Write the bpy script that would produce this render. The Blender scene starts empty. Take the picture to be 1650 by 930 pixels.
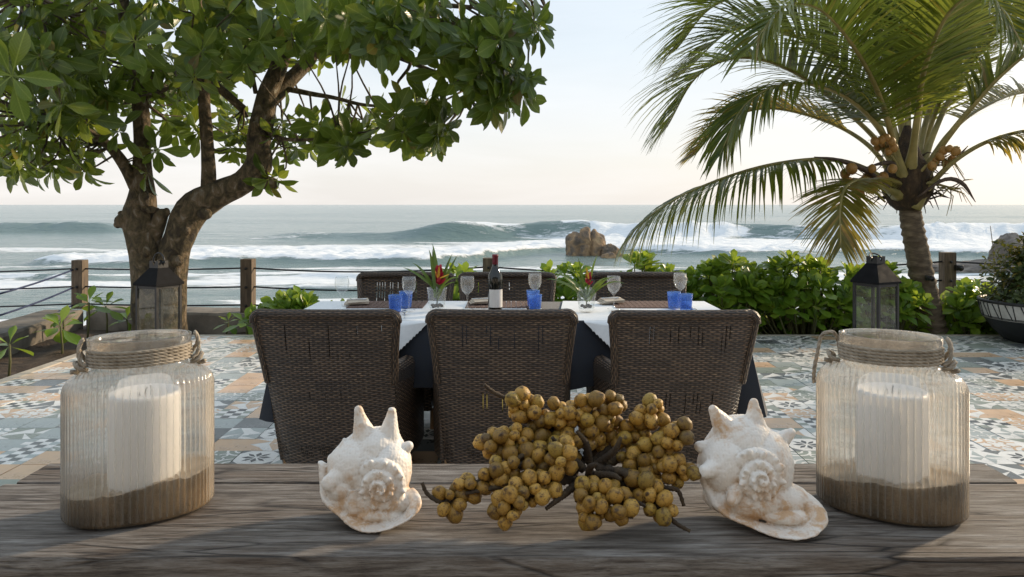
import bpy, bmesh, math, random
import numpy as np
from mathutils import Vector, Matrix, noise, Euler

random.seed(7)
RNG = np.random.default_rng(11)
SC = bpy.context.scene
COL = SC.collection
R = math.radians

# ---------------------------------------------------------------- camera
CAMZ, F = 1.25, 1235.0
cam_d = bpy.data.cameras.new('camera')
cam = bpy.data.objects.new('camera', cam_d)
COL.objects.link(cam)
cam.location = (0, 0, CAMZ)
cam.rotation_euler = (R(90), 0, 0)
cam_d.sensor_width = 36.0
cam_d.lens = 36.0 * F / 1650.0
cam_d.shift_y = -135.0 / 1650.0
cam_d.clip_start = 0.05
cam_d.clip_end = 60000
SC.camera = cam

# ---------------------------------------------------------------- sky and sun
SUN_AZ, SUN_EL = 58.0, 17.0          # degrees right of the view direction, above the horizon
SC.world = bpy.data.worlds.new('World')
SC.world.use_nodes = True


def nd(nt, t, ins=None, **props):
    n = nt.nodes.new(t)
    for k, v in props.items():
        setattr(n, k, v)
    for k, v in (ins or {}).items():
        s = n.inputs[k]
        if isinstance(v, bpy.types.NodeSocket):
            nt.links.new(v, s)
        else:
            s.default_value = v
    return n


def mth(nt, op, a, b=0.0, c=0.0, clamp=False):
    return nd(nt, 'ShaderNodeMath', {0: a, 1: b, 2: c}, operation=op, use_clamp=clamp).outputs[0]


def c4(c):
    return (c[0], c[1], c[2], 1.0)


def mixc(nt, f, a, b, blend='MIX'):
    n = nt.nodes.new('ShaderNodeMix')
    n.data_type = 'RGBA'
    n.blend_type = blend
    for k, v in ((0, f), (6, a), (7, b)):
        if isinstance(v, bpy.types.NodeSocket):
            nt.links.new(v, n.inputs[k])
        else:
            n.inputs[k].default_value = v if k == 0 else (c4(v) if len(v) == 3 else v)
    return n.outputs[2]


def ramp(nt, fac, stops):
    n = nt.nodes.new('ShaderNodeValToRGB')
    e = n.color_ramp.elements
    while len(e) < len(stops):
        e.new(0.5)
    for i, (p, c) in enumerate(stops):
        e[i].position = p
        e[i].color = c4(c) if not isinstance(c, (int, float)) else (c, c, c, 1)
    nt.links.new(fac, n.inputs[0])
    return n.outputs[0]


def maprange(nt, v, a, b, c, d):
    return nd(nt, 'ShaderNodeMapRange', {0: v, 1: a, 2: b, 3: c, 4: d}).outputs[0]


wt = SC.world.node_tree
wt.nodes.clear()
sky = nd(wt, 'ShaderNodeTexSky', sky_type='NISHITA', sun_disc=False)
sky.sun_elevation = R(SUN_EL)
sky.sun_rotation = R(SUN_AZ)
sky.air_density = 1.0
sky.dust_density = 2.0
sky.ozone_density = 1.0
tc = nd(wt, 'ShaderNodeTexCoord')
mp = nd(wt, 'ShaderNodeMapping', {0: tc.outputs['Generated'], 3: (1.6, 1.6, 9.0)})
cn = nd(wt, 'ShaderNodeTexNoise', {'Vector': mp.outputs[0], 'Scale': 1.5, 'Detail': 6.0, 'Roughness': 0.55, 'Distortion': 0.4})
sep = nd(wt, 'ShaderNodeSeparateXYZ', {0: tc.outputs['Generated']})
# thin high cloud: a pale veil, a little warmer low down, with soft streaks
veil = ramp(wt, sep.outputs[2], [(0.0, (7.9, 7.6, 7.3)), (0.08, (7.6, 7.6, 7.55)), (0.2, (6.7, 7.35, 7.9)), (0.6, (6.0, 7.0, 8.1))])
streak = ramp(wt, cn.outputs[0], [(0.40, 0.80), (0.66, 0.97)])
skyc = mixc(wt, streak, sky.outputs[0], veil)
bg = nd(wt, 'ShaderNodeBackground', {0: skyc, 1: 0.114})
wo = nd(wt, 'ShaderNodeOutputWorld', {0: bg.outputs[0]})

sun_d = bpy.data.lights.new('sun', 'SUN')
sun_d.energy = 4.2
sun_d.angle = R(3.0)
sun_d.color = (1.0, 0.79, 0.54)
sun = bpy.data.objects.new('sun', sun_d)
COL.objects.link(sun)
sdir = Vector((math.sin(R(SUN_AZ)) * math.cos(R(SUN_EL)), math.cos(R(SUN_AZ)) * math.cos(R(SUN_EL)), math.sin(R(SUN_EL))))
sun.rotation_euler = (-sdir).to_track_quat('-Z', 'Y').to_euler()
sun.location = sdir * 40

SC.view_settings.view_transform = 'Standard'
SC.view_settings.look = 'None'
SC.view_settings.exposure = 0.22
SC.view_settings.gamma = 1.0
SC.view_settings.use_curve_mapping = False
SC.render.engine = 'CYCLES'
SC.cycles.use_denoising = True
SC.cycles.max_bounces = 10
SC.cycles.diffuse_bounces = 4
SC.cycles.glossy_bounces = 4
SC.cycles.transmission_bounces = 8
SC.cycles.transparent_max_bounces = 24
SC.cycles.caustics_reflective = False
SC.cycles.caustics_refractive = True
SC.cycles.sample_clamp_indirect = 6.0


# ---------------------------------------------------------------- helpers
def P(px, py, d):
    """a point d metres in front of the camera, used to read sizes off the photograph"""
    return Vector(((px - 825.0) * d / F, d, CAMZ - (py - 330.0) * d / F))


def tag(o, label=None, cat=None, group=None, kind=None):
    if label: o['label'] = label
    if cat: o['category'] = cat
    if group: o['group'] = group
    if kind: o['kind'] = kind
    return o


def thing(name, label, cat, loc=(0, 0, 0), rz=0.0, group=None):
    o = bpy.data.objects.new(name, None)
    o.empty_display_size = 0.05
    o.location = loc
    o.rotation_euler = (0, 0, rz)
    COL.objects.link(o)
    return tag(o, label, cat, group)


def link(name, me, parent=None, world=True, mw=None):
    o = bpy.data.objects.new(name, me)
    COL.objects.link(o)
    if parent is not None:
        o.parent = parent
        if world and parent.parent is None:
            b = Matrix.Translation(parent.location) @ parent.rotation_euler.to_matrix().to_4x4()
            o.matrix_parent_inverse = b.inverted()
    if mw is not None:
        o.matrix_basis = mw
    return o


def copy_tree(o, loc, rz, label=None, group=None):
    r = o.copy()
    COL.objects.link(r)
    r.location = loc
    r.rotation_euler = (0, 0, rz)
    if label: r['label'] = label
    if group: r['group'] = group

    def rec(src, dst):
        for ch in src.children:
            c = ch.copy()
            COL.objects.link(c)
            c.parent = dst
            rec(ch, c)
    rec(o, r)
    return r


def frames(pts):
    """parallel-transport frames along a polyline"""
    n = len(pts)
    T = []
    for i in range(n):
        a = pts[max(i - 1, 0)]
        b = pts[min(i + 1, n - 1)]
        t = (b - a)
        T.append(t.normalized() if t.length > 1e-9 else Vector((0, 0, 1)))
    up = Vector((0, 0, 1)) if abs(T[0].z) < 0.9 else Vector((0, 1, 0))
    u = T[0].cross(up).normalized()
    out = []
    for t in T:
        u = (u - t * u.dot(t)).normalized()
        out.append((t, u, t.cross(u)))
    return out


def spline(pts, n):
    """Catmull-Rom through control points (tuples of any length)"""
    P0 = [np.array(p, float) for p in pts]
    P0 = [2 * P0[0] - P0[1]] + P0 + [2 * P0[-1] - P0[-2]]
    m = len(P0) - 3
    out = []
    for k in range(n):
        s = k / (n - 1) * m
        i = min(int(s), m - 1)
        t = s - i
        a, b, c, d = P0[i:i + 4]
        out.append(0.5 * (2 * b + (c - a) * t + (2 * a - 5 * b + 4 * c - d) * t * t + (3 * b - a - 3 * c + d) * t ** 3))
    return out


class MB:
    """collects shapes and links them as one mesh object"""

    def __init__(s):
        s.v, s.f, s.m, s.uv = [], [], [], {}

    def poly(s, pts, m=0, uv=None):
        i = len(s.v)
        s.v += [tuple(p) for p in pts]
        s.f.append(tuple(range(i, i + len(pts))))
        s.m.append(m)
        if uv: s.uv[len(s.f) - 1] = uv

    def grid(s, pts, nu, nv, m=0, closed_u=False, closed_v=False, uv=None):
        """pts[v*nu+u]"""
        i = len(s.v)
        s.v += [tuple(p) for p in pts]
        for v in range(nv if closed_v else nv - 1):
            for u in range(nu if closed_u else nu - 1):
                a, b = u, (u + 1) % nu
                v2 = (v + 1) % nv
                s.f.append((i + v * nu + a, i + v * nu + b, i + v2 * nu + b, i + v2 * nu + a))
                s.m.append(m)
                if uv:
                    s.uv[len(s.f) - 1] = [uv[v * nu + a], uv[v * nu + u + 1] if not closed_u else uv[v * nu + b], uv[v2 * nu + b], uv[v2 * nu + a]]

    def box(s, c, size, rot=None, m=0, bev=0.0):
        hx, hy, hz = size[0] / 2, size[1] / 2, size[2] / 2
        M = rot if rot is not None else Matrix.Identity(3)
        c = Vector(c)
        if bev <= 0:
            vs = [c + M @ Vector((x * hx, y * hy, z * hz)) for x in (-1, 1) for y in (-1, 1) for z in (-1, 1)]
            fs = [(0, 1, 3, 2), (4, 6, 7, 5), (0, 4, 5, 1), (2, 3, 7, 6), (0, 2, 6, 4), (1, 5, 7, 3)]
            i = len(s.v)
            s.v += [tuple(v) for v in vs]
            for f in fs:
                s.f.append(tuple(i + k for k in f)); s.m.append(m)
            return
        b = min(bev, hx * .99, hy * .99, hz * .99)
        bm = bmesh.new()
        bmesh.ops.create_cube(bm, size=2)
        for v in bm.verts:
            v.co = Vector((v.co.x * hx, v.co.y * hy, v.co.z * hz))
        bmesh.ops.bevel(bm, geom=bm.edges[:], offset=b, segments=2, affect='EDGES', profile=0.6)
        s.bm(bm, Matrix.Translation(c) @ M.to_4x4(), m)

    def bm(s, bm, mw=None, m=0):
        i = len(s.v)
        bm.verts.index_update()
        for v in bm.verts:
            s.v.append(tuple(mw @ v.co if mw is not None else v.co))
        for f in bm.faces:
            s.f.append(tuple(i + v.index for v in f.verts)); s.m.append(m)
        bm.free()

    def tube(s, pts, rad, n=8, m=0, cap=True, flat=1.0, wob=0.0):
        pts = [Vector(p) for p in pts]
        if not hasattr(rad, '__len__'): rad = [rad] * len(pts)
        fr = frames(pts)
        i = len(s.v)
        for k, (p, (t, u, w)) in enumerate(zip(pts, fr)):
            for j in range(n):
                a = 2 * math.pi * j / n
                r = rad[k]
                if wob:
                    r *= 1 + wob * noise.noise(Vector((p.x * 4 + math.cos(a) * 1.3, p.y * 4 + math.sin(a) * 1.3, p.z * 4)))
                s.v.append(tuple(p + u * (math.cos(a) * r) + w * (math.sin(a) * r * flat)))
        for k in range(len(pts) - 1):
            for j in range(n):
                j2 = (j + 1) % n
                s.f.append((i + k * n + j, i + k * n + j2, i + (k + 1) * n + j2, i + (k + 1) * n + j)); s.m.append(m)
        if cap:
            s.f.append(tuple(i + j for j in range(n))[::-1]); s.m.append(m)
            e = i + (len(pts) - 1) * n
            s.f.append(tuple(e + j for j in range(n))); s.m.append(m)

    def lathe(s, prof, c=(0, 0, 0), n=32, m=0, sx=1.0, sy=1.0, rz=0.0, mats=None):
        """prof: list of (r, z)"""
        i = len(s.v)
        cr, sr = math.cos(rz), math.sin(rz)
        for r, z in prof:
            for j in range(n):
                a = 2 * math.pi * j / n
                x, y = r * math.cos(a) * sx, r * math.sin(a) * sy
                s.v.append((c[0] + x * cr - y * sr, c[1] + x * sr + y * cr, c[2] + z))
        for k in range(len(prof) - 1):
            for j in range(n):
                j2 = (j + 1) % n
                s.f.append((i + k * n + j, i + k * n + j2, i + (k + 1) * n + j2, i + (k + 1) * n + j))
                s.m.append(mats[k] if mats else m)

    def sphere(s, c, r, m=0, seg=10, rings=7, scale=(1, 1, 1), rot=None):
        c = Vector(c)
        M = rot if rot is not None else Matrix.Identity(3)
        pts = []
        for k in range(rings + 1):
            th = math.pi * k / rings
            for j in range(seg):
                a = 2 * math.pi * j / seg
                q = Vector((math.sin(th) * math.cos(a) * scale[0], math.sin(th) * math.sin(a) * scale[1], math.cos(th) * scale[2])) * r
                pts.append(c + M @ q)
        s.grid(pts, seg, rings + 1, m, closed_u=True)

    def mesh(s, name, mats, smooth=True):
        me = bpy.data.meshes.new(name)
        me.from_pydata(s.v, [], s.f)
        if not isinstance(mats, (list, tuple)): mats = [mats]
        for mt in mats: me.materials.append(mt)
        if len(mats) > 1:
            me.polygons.foreach_set('material_index', s.m)
        if smooth:
            me.polygons.foreach_set('use_smooth', [True] * len(s.f))
        if s.uv:
            ul = me.uv_layers.new(name='UVMap')
            for fi, uvs in s.uv.items():
                p = me.polygons[fi]
                for k, li in enumerate(p.loop_indices):
                    ul.data[li].uv = uvs[k]
        me.update()
        return me

    def build(s, name, mats, parent=None, smooth=True, world=True, sharp=None, weld=False):
        me = s.mesh(name, mats, smooth)
        if weld:
            b = bmesh.new(); b.from_mesh(me)
            bmesh.ops.remove_doubles(b, verts=b.verts[:], dist=1e-5)
            bmesh.ops.recalc_face_normals(b, faces=b.faces[:])
            b.to_mesh(me); b.free()
        if sharp:
            me.set_sharp_from_angle(angle=R(sharp))
        return link(name, me, parent, world)


def np_mesh(name, verts, faces, mat, uvs=None, tint=None, smooth=True):
    """verts (n,3), faces (m,4) quads; uvs per vertex; tint per vertex"""
    me = bpy.data.meshes.new(name)
    nv, nf = len(verts), len(faces)
    me.vertices.add(nv)
    me.vertices.foreach_set('co', np.asarray(verts, np.float32).ravel())
    k = faces.shape[1]
    me.loops.add(nf * k)
    me.loops.foreach_set('vertex_index', faces.astype(np.int32).ravel())
    me.polygons.add(nf)
    me.polygons.foreach_set('loop_start', np.arange(0, nf * k, k, dtype=np.int32))
    me.polygons.foreach_set('loop_total', np.full(nf, k, dtype=np.int32))
    me.polygons.foreach_set('use_smooth', np.full(nf, smooth))
    me.update(calc_edges=True)
    me.validate()
    if uvs is not None:
        ul = me.uv_layers.new(name='UVMap')
        ul.data.foreach_set('uv', np.asarray(uvs, np.float32)[faces.ravel()].ravel())
    if tint is not None:
        at = me.attributes.new('tint', 'FLOAT', 'POINT')
        at.data.foreach_set('value', np.asarray(tint, np.float32))
    me.materials.append(mat)
    return me


# ---------------------------------------------------------------- materials
def newmat(name):
    m = bpy.data.materials.new(name)
    m.use_nodes = True
    nt = m.node_tree
    nt.nodes.clear()
    out = nd(nt, 'ShaderNodeOutputMaterial')
    return m, nt, out


def bumpn(nt, h, strength, dist=0.01):
    return nd(nt, 'ShaderNodeBump', {'Strength': strength, 'Distance': dist, 'Height': h}).outputs[0]


def M(name, stops, scale=8.0, rough=0.6, bump=0.0, bscale=None, stretch=(1, 1, 1), detail=6.0, coord='Object', spec=0.5,
      metal=0.0, bdist=0.004, rrange=0.1, sheen=0.0, distortion=0.0, coat=0.0):
    m, nt, out = newmat(name)
    t = nd(nt, 'ShaderNodeTexCoord')
    mpn = nd(nt, 'ShaderNodeMapping', {0: t.outputs[coord], 3: stretch})
    n = nd(nt, 'ShaderNodeTexNoise', {'Vector': mpn.outputs[0], 'Scale': scale, 'Detail': detail, 'Roughness': 0.6, 'Distortion': distortion})
    col = ramp(nt, n.outputs[0], stops)
    rg = maprange(nt, n.outputs[0], 0.3, 0.7, max(rough - rrange, 0.02), min(rough + rrange, 1))
    b = nd(nt, 'ShaderNodeBsdfPrincipled', {'Base Color': col, 'Roughness': rg, 'Metallic': metal, 'Specular IOR Level': spec,
                                            'Sheen Weight': sheen, 'Coat Weight': coat})
    if bump:
        n2 = nd(nt, 'ShaderNodeTexNoise', {'Vector': mpn.outputs[0], 'Scale': bscale or scale * 3, 'Detail': 5.0, 'Roughness': 0.65})
        nt.links.new(bumpn(nt, n2.outputs[0], bump, bdist), b.inputs['Normal'])
    nt.links.new(b.outputs[0], out.inputs[0])
    return m


def glassmat(name, tint=(1, 1, 1), rough=0.02, dust=0.0, dustcol=(0.8, 0.77, 0.72), ior=1.45, refl=1.0):
    """clear sheet glass: Fresnel mirror over see-through, with a film of dust that scatters light"""
    m, nt, out = newmat(name)
    tr = nd(nt, 'ShaderNodeBsdfTransparent', {0: c4(tint)})
    gl = nd(nt, 'ShaderNodeBsdfGlossy', {'Color': (refl, refl, refl, 1), 'Roughness': rough})
    fr = nd(nt, 'ShaderNodeFresnel', {'IOR': ior})
    gm = nd(nt, 'ShaderNodeNewGeometry')
    outer = mth(nt, 'MULTIPLY', fr.outputs[0], mth(nt, 'SUBTRACT', 1.0, gm.outputs['Backfacing']))
    mx = nd(nt, 'ShaderNodeMixShader', {0: outer, 1: tr.outputs[0], 2: gl.outputs[0]})
    res = mx.outputs[0]
    if dust > 0:
        t = nd(nt, 'ShaderNodeTexCoord')
        n = nd(nt, 'ShaderNodeTexNoise', {'Vector': t.outputs['Object'], 'Scale': 22.0, 'Detail': 6.0, 'Roughness': 0.65})
        f = maprange(nt, n.outputs[0], 0.3, 0.75, dust * 0.6, dust * 1.5)
        df = nd(nt, 'ShaderNodeBsdfDiffuse', {0: c4(dustcol)})
        tl = nd(nt, 'ShaderNodeBsdfTranslucent', {0: c4(dustcol)})
        ds = nd(nt, 'ShaderNodeMixShader', {0: 0.5, 1: df.outputs[0], 2: tl.outputs[0]})
        res = nd(nt, 'ShaderNodeMixShader', {0: f, 1: res, 2: ds.outputs[0]}).outputs[0]
    nt.links.new(res, out.inputs[0])
    return m


def leafmat(name, dark, light, dry=None, transl=0.3, rough=0.38, vein=(0.25, 0.33, 0.1), backlit=(0.35, 0.42, 0.05), dryth=0.93):
    m, nt, out = newmat(name)
    at = nd(nt, 'ShaderNodeAttribute', attribute_name='tint')
    oi = nd(nt, 'ShaderNodeObjectInfo')
    tv = mth(nt, 'FRACT', mth(nt, 'ADD', at.outputs['Fac'], oi.outputs['Random']))
    stops = [(0.0, dark), (0.6, [(a + b) / 2 for a, b in zip(dark, light)]), (0.9, light)]
    if dry: stops += [(dryth, light), (min(dryth + 0.03, 1.0), dry)]
    col = ramp(nt, tv, stops)
    uvn = nd(nt, 'ShaderNodeUVMap')
    sp = nd(nt, 'ShaderNodeSeparateXYZ', {0: uvn.outputs[0]})
    x = mth(nt, 'ABSOLUTE', mth(nt, 'SUBTRACT', sp.outputs[0], 0.5))
    mid = maprange(nt, x, 0.012, 0.05, 0.75, 0.0)
    sv = mth(nt, 'SINE', mth(nt, 'MULTIPLY', mth(nt, 'SUBTRACT', sp.outputs[1], mth(nt, 'MULTIPLY', x, 0.5)), 75.0))
    side = maprange(nt, sv, 0.86, 1.0, 0.0, 0.28)
    col = mixc(nt, mth(nt, 'MAXIMUM', mid, side), col, vein)
    t = nd(nt, 'ShaderNodeTexCoord')
    n = nd(nt, 'ShaderNodeTexNoise', {'Vector': t.outputs['Object'], 'Scale': 30.0, 'Detail': 4.0})
    col = mixc(nt, maprange(nt, n.outputs[0], 0.35, 0.7, 0.0, 0.35), col, [c * 0.55 for c in dark])
    b = nd(nt, 'ShaderNodeBsdfPrincipled', {'Base Color': col, 'Roughness': rough, 'Specular IOR Level': 0.5})
    nt.links.new(bumpn(nt, sv, 0.12, 0.004), b.inputs['Normal'])
    tl = nd(nt, 'ShaderNodeBsdfTranslucent', {0: mixc(nt, 0.65, col, backlit)})
    mx = nd(nt, 'ShaderNodeMixShader', {0: transl, 1: b.outputs[0], 2: tl.outputs[0]})
    nt.links.new(mx.outputs[0], out.inputs[0])
    return m

# ================================================================ SETTING
SEAZ = -2.75

# ---------------------------------------------------------------- sea
def build_sea():
    pys = np.concatenate([np.arange(700, 332.2, -0.62), np.array([331.6, 331.1, 330.7, 330.4, 330.2, 330.1])])
    ds = 4.0 * F / (pys - 330.0)
    nc = 620
    t = np.linspace(-1, 1, nc)
    Y, T = np.meshgrid(ds, t, indexing='ij')
    X = T * (26 + Y * 0.95)
    px = 825 + X * F / Y * 1.0
    Z = np.zeros_like(X)
    foam = np.zeros_like(X)

    def ss(a, b, v):
        u = np.clip((v - a) / (b - a), 0, 1)
        return u * u * (3 - 2 * u)

    def nz(sx, sy, seed, octs=4):
        out = np.empty(X.shape)
        fx, fy = X * sx + seed, Y * sy + seed * 1.7
        for i in range(X.shape[0]):
            rx, ry = fx[i], fy[i]
            for j in range(0, X.shape[1]):
                out[i, j] = noise.noise((rx[j], ry[j], seed))
        return out
    # value noise in numpy (fast)
    def vnoise(sx, sy, seed, octs=4, gain=0.5):
        out = np.zeros_like(X); amp = 1.0; tot = 0
        for o in range(octs):
            fx, fy = X * sx * 2 ** o + 37.1 * o + seed, Y * sy * 2 ** o + 11.7 * o + seed * 1.3
            ix, iy = np.floor(fx).astype(np.int64), np.floor(fy).astype(np.int64)
            ux, uy = fx - ix, fy - iy
            ux = ux * ux * (3 - 2 * ux); uy = uy * uy * (3 - 2 * uy)

            def h(a, b):
                v = np.sin(a * 127.1 + b * 311.7 + seed * 17.3) * 43758.5453
                return v - np.floor(v)
            out += amp * ((h(ix, iy) * (1 - ux) + h(ix + 1, iy) * ux) * (1 - uy) + (h(ix, iy + 1) * (1 - ux) + h(ix + 1, iy + 1) * ux) * uy)
            tot += amp; amp *= gain
        return out / tot

    # long swell far out
    far = ss(110, 200, Y)
    Z += far * 0.35 * np.sin(Y / 17.0 + 1.3 * vnoise(0.012, 0.012, 2) * 6)
    Z += 0.10 * (vnoise(0.12, 0.5, 5, 4) - 0.5) * 2 * ss(20, 60, Y)
    # foamy backwash near the wall
    n1 = vnoise(0.10, 0.42, 9, 5, 0.6)
    n2 = vnoise(0.045, 0.16, 14, 4)

    def breaker(yc, amp, front, back):
        s = Y - yc
        prof = np.where(s < 0, np.exp(-(s / front) ** 2), np.exp(-(s / back) ** 2))
        return amp * prof, s

    # green breaking wave about 90 m out; X bands: green left swell, green wall, white, green, white
    yc = 92 + 1.8 * np.sin(X / 11.0) + 1.2 * np.sin(X / 4.3 + 1)
    ax = (0.55 * ss(-33, -24, X) + 0.95 * ss(-16, -5, X)) * (1 - 0.2 * ss(8, 12, X)) * (0.82 + 0.45 * vnoise(0.11, 0.0, 51, 3))
    z, s = breaker(yc, 1.22 * ax, 1.9, 8.0)
    Z += z
    white = ss(9.3, 9.9, X) * (1 - ss(24.5, 27.5, X + 2.2 * np.sin(Y))) + ss(44, 47.5, X)
    lipn = vnoise(0.5, 0.6, 21, 4)
    foam += white * ss(-9.5, -5.0, s) * (1 - ss(2.0, 6.0, s)) * (0.75 + 0.6 * lipn)
    foam += 0.62 * ss(-1.0, 0.4, s) * (1 - ss(0.8, 2.6, s)) * ss(0.35, 0.7, vnoise(0.25, 0.2, 25, 3)) * ss(-30, -10, X)   # thin lip
    Z += white * np.exp(-((s + 2.5) / 3.5) ** 2) * (0.15 + 1.3 * (lipn - 0.35))
    # farther green wave at the left
    z, s2 = breaker(112 + 1.2 * np.sin(X / 6.0), 1.5 * (1 - ss(-66, -54, X + 4 * np.sin(Y / 5))) * (0.75 + 0.5 * vnoise(0.35, 0.0, 55, 3)), 1.8, 6)
    Z += z
    foam += 0.35 * ss(0.3, 0.8, lipn) * ss(-0.8, 0.3, s2) * (1 - ss(0.5, 3, s2)) * (1 - ss(-66, -56, X))
    # broken white bore rolling in
    bc = 53 + 2.4 * np.sin(X / 9.0 + 0.6) + 1.6 * np.sin(X / 3.7) + 8.5 * ss(-6, 4, X) + 1.5 * ss(14, 30, X)
    z, s3 = breaker(bc + 1.2, 0.55 * (0.65 + 0.7 * vnoise(0.25, 0.1, 31, 3)), 1.1, 7.0)
    leftgap = ss(-34.5, -31.5, X)
    Z += z * leftgap
    body = ss(-1.2, 0.0, s3) * (1 - ss(16, 27, s3 - 3 * ss(8, 20, X)))
    foam += body * leftgap * (0.62 + 1.0 * (vnoise(0.35, 0.45, 33, 5, 0.6) - 0.25)) * (1 - 0.42 * ss(5, 22, s3))
    Z += body * leftgap * 0.55 * (vnoise(0.8, 0.8, 35, 4, 0.6) - 0.5)
    # streaky foam in front of the bore and behind it
    near = 1 - ss(40, 60, Y)
    foam += near * (0.27 + 0.58 * ss(0.38, 0.58, n1)) * ss(19, 26, Y)
    foam += (0.20 + 0.36 * ss(0.44, 0.60, n2)) * (1 - ss(85, 100, Y)) * ss(55, 70, Y)
    foam += 0.16 * (1 - ss(75, 88, Y)) * ss(58, 70, Y) * ss(2, 10, X)
    # little breaking ridges near the wall
    for k, (y0, a0) in enumerate(((30.5, 0.2), (35.5, 0.22), (42.0, 0.26))):
        yk = y0 + 1.1 * np.sin(X / 5.5 + k * 2.1) + 0.7 * np.sin(X / 2.2 + k)
        z, sk = breaker(yk, a0 * ss(0.4, 0.7, vnoise(0.12, 0.05, 41 + k, 3)), 0.5, 1.8)
        Z += z
        foam += (z / a0) * 0.5 * (vnoise(0.6, 0.6, 47 + k, 3) > 0.45)
    dk = ss(0.45, 0.62, vnoise(0.06, 0.25, 61, 3)) * (1 - ss(34, 42, Y)) * (1 - ss(-6, 2, X))
    foam *= 1 - 0.7 * dk
    foam += 0.16 * ss(0.52, 0.7, vnoise(0.05, 0.5, 81, 4)) * ss(95, 120, Y) * (1 - ss(300, 600, Y))  # sparse glints on the far water, painted in through the foam mask
    Z += 0.035 * (vnoise(0.8, 2.2, 71, 4) - 0.5) * 2
    V = np.stack([X, Y, Z + SEAZ], -1).reshape(-1, 3)
    nr = len(ds)
    idx = np.arange(nr * nc).reshape(nr, nc)
    faces = np.stack([idx[:-1, :-1], idx[:-1, 1:], idx[1:, 1:], idx[1:, :-1]], -1).reshape(-1, 4)
    m, nt, out = newmat('sea_water')
    g = nd(nt, 'ShaderNodeNewGeometry')
    at = nd(nt, 'ShaderNodeAttribute', attribute_name='tint')
    mp1 = nd(nt, 'ShaderNodeMapping', {0: g.outputs['Position'], 3: (0.35, 1.0, 1.0)})
    f1 = nd(nt, 'ShaderNodeTexNoise', {'Vector': mp1.outputs[0], 'Scale': 1.6, 'Detail': 9.0, 'Roughness': 0.68, 'Distortion': 0.6})
    f2 = nd(nt, 'ShaderNodeTexNoise', {'Vector': mp1.outputs[0], 'Scale': 0.55, 'Detail': 6.0, 'Roughness': 0.6})
    fr = mth(nt, 'ADD', at.outputs['Fac'], mth(nt, 'MULTIPLY', mth(nt, 'SUBTRACT', f1.outputs[0], 0.5), 1.1))
    fo = maprange(nt, fr, 0.32, 0.52, 0.0, 1.0)
    wcol = mixc(nt, f2.outputs[0], (0.110, 0.168, 0.150), (0.18, 0.245, 0.228))
    fcol = mixc(nt, f1.outputs[0], (0.62, 0.66, 0.68), (0.9, 0.9, 0.89))
    col = mixc(nt, fo, wcol, fcol)
    rg = maprange(nt, fo, 0, 1, 0.16, 0.9)
    rip = nd(nt, 'ShaderNodeTexNoise', {'Vector': mp1.outputs[0], 'Scale': 2.6, 'Detail': 7.0, 'Roughness': 0.62})
    rip2 = nd(nt, 'ShaderNodeTexNoise', {'Vector': mp1.outputs[0], 'Scale': 0.32, 'Detail': 4.0, 'Roughness': 0.6})
    hh = mth(nt, 'ADD', mth(nt, 'MULTIPLY', rip.outputs[0], 0.22), mth(nt, 'ADD', mth(nt, 'MULTIPLY', rip2.outputs[0], 0.8), mth(nt, 'MULTIPLY', fo, 0.12)))
    b = nd(nt, 'ShaderNodeBsdfPrincipled', {'Base Color': col, 'Roughness': rg, 'IOR': 1.33, 'Normal': bumpn(nt, hh, 0.75, 1.0)})
    nt.links.new(b.outputs[0], out.inputs[0])
    me = np_mesh('sea', V, faces, m, tint=foam.ravel())
    o = link('sea', me)
    tag(o, kind='structure')
    return o


build_sea()

# ---------------------------------------------------------------- ground, terrace, wall
m_soil = M('soil', [(0.3, (0.035, 0.024, 0.016)), (0.55, (0.075, 0.052, 0.036)), (0.75, (0.13, 0.095, 0.065))], 9, 0.95, 0.9, 40, bdist=0.02)
m_conc = M('weathered_concrete', [(0.28, (0.09, 0.08, 0.07)), (0.45, (0.24, 0.21, 0.175)), (0.62, (0.33, 0.285, 0.235)), (0.8, (0.40, 0.36, 0.31))], 3.2, 0.9, 0.5, 30, bdist=0.01)
m_conc2 = M('stained_concrete', [(0.3, (0.04, 0.038, 0.03)), (0.48, (0.13, 0.115, 0.095)), (0.65, (0.23, 0.20, 0.165)), (0.85, (0.30, 0.27, 0.235))], 2.6, 0.9, 0.5, 26, stretch=(1, 1, 0.6), bdist=0.01)
m_grout = M('terrace_mortar', [(0.3, (0.22, 0.20, 0.175)), (0.7, (0.38, 0.35, 0.31))], 12, 0.9, 0.2)
m_kerb = M('terrace_border', [(0.3, (0.42, 0.36, 0.29)), (0.7, (0.60, 0.54, 0.45))], 14, 0.8, 0.3)

g = MB()
gp = [(-60, -60), (60, -60), (60, 8.3), (-4.9, 8.9), (-4.6, 5.5), (-5.2, 0), (-60, -6)]
g.poly([(x, y, -0.13) for x, y in gp])
tag(g.build('ground', m_soil, smooth=False), kind='structure')

# soil heaped unevenly in the planting strip
def soil_bed(name, x0, x1, y0, y1, nx, ny, z0=-0.11, amp=0.05):
    s = MB()
    pts = []
    for j in range(ny):
        for i in range(nx):
            x = x0 + (x1 - x0) * i / (nx - 1); y = y0 + (y1 - y0) * j / (ny - 1)
            pts.append((x, y, z0 + amp * (noise.fractal(Vector((x * 2.2, y * 2.2, 3)), 1.0, 2.0, 4) + 0.2)))
    s.grid(pts, nx, ny)
    return tag(s.build(name, m_soil), kind='structure')


soil_bed('planting_bed', -3.66, 8.0, 7.32, 8.02, 150, 12)
soil_bed('planting_strip', -4.7, -3.64, 2.0, 8.3, 20, 90)

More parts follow.
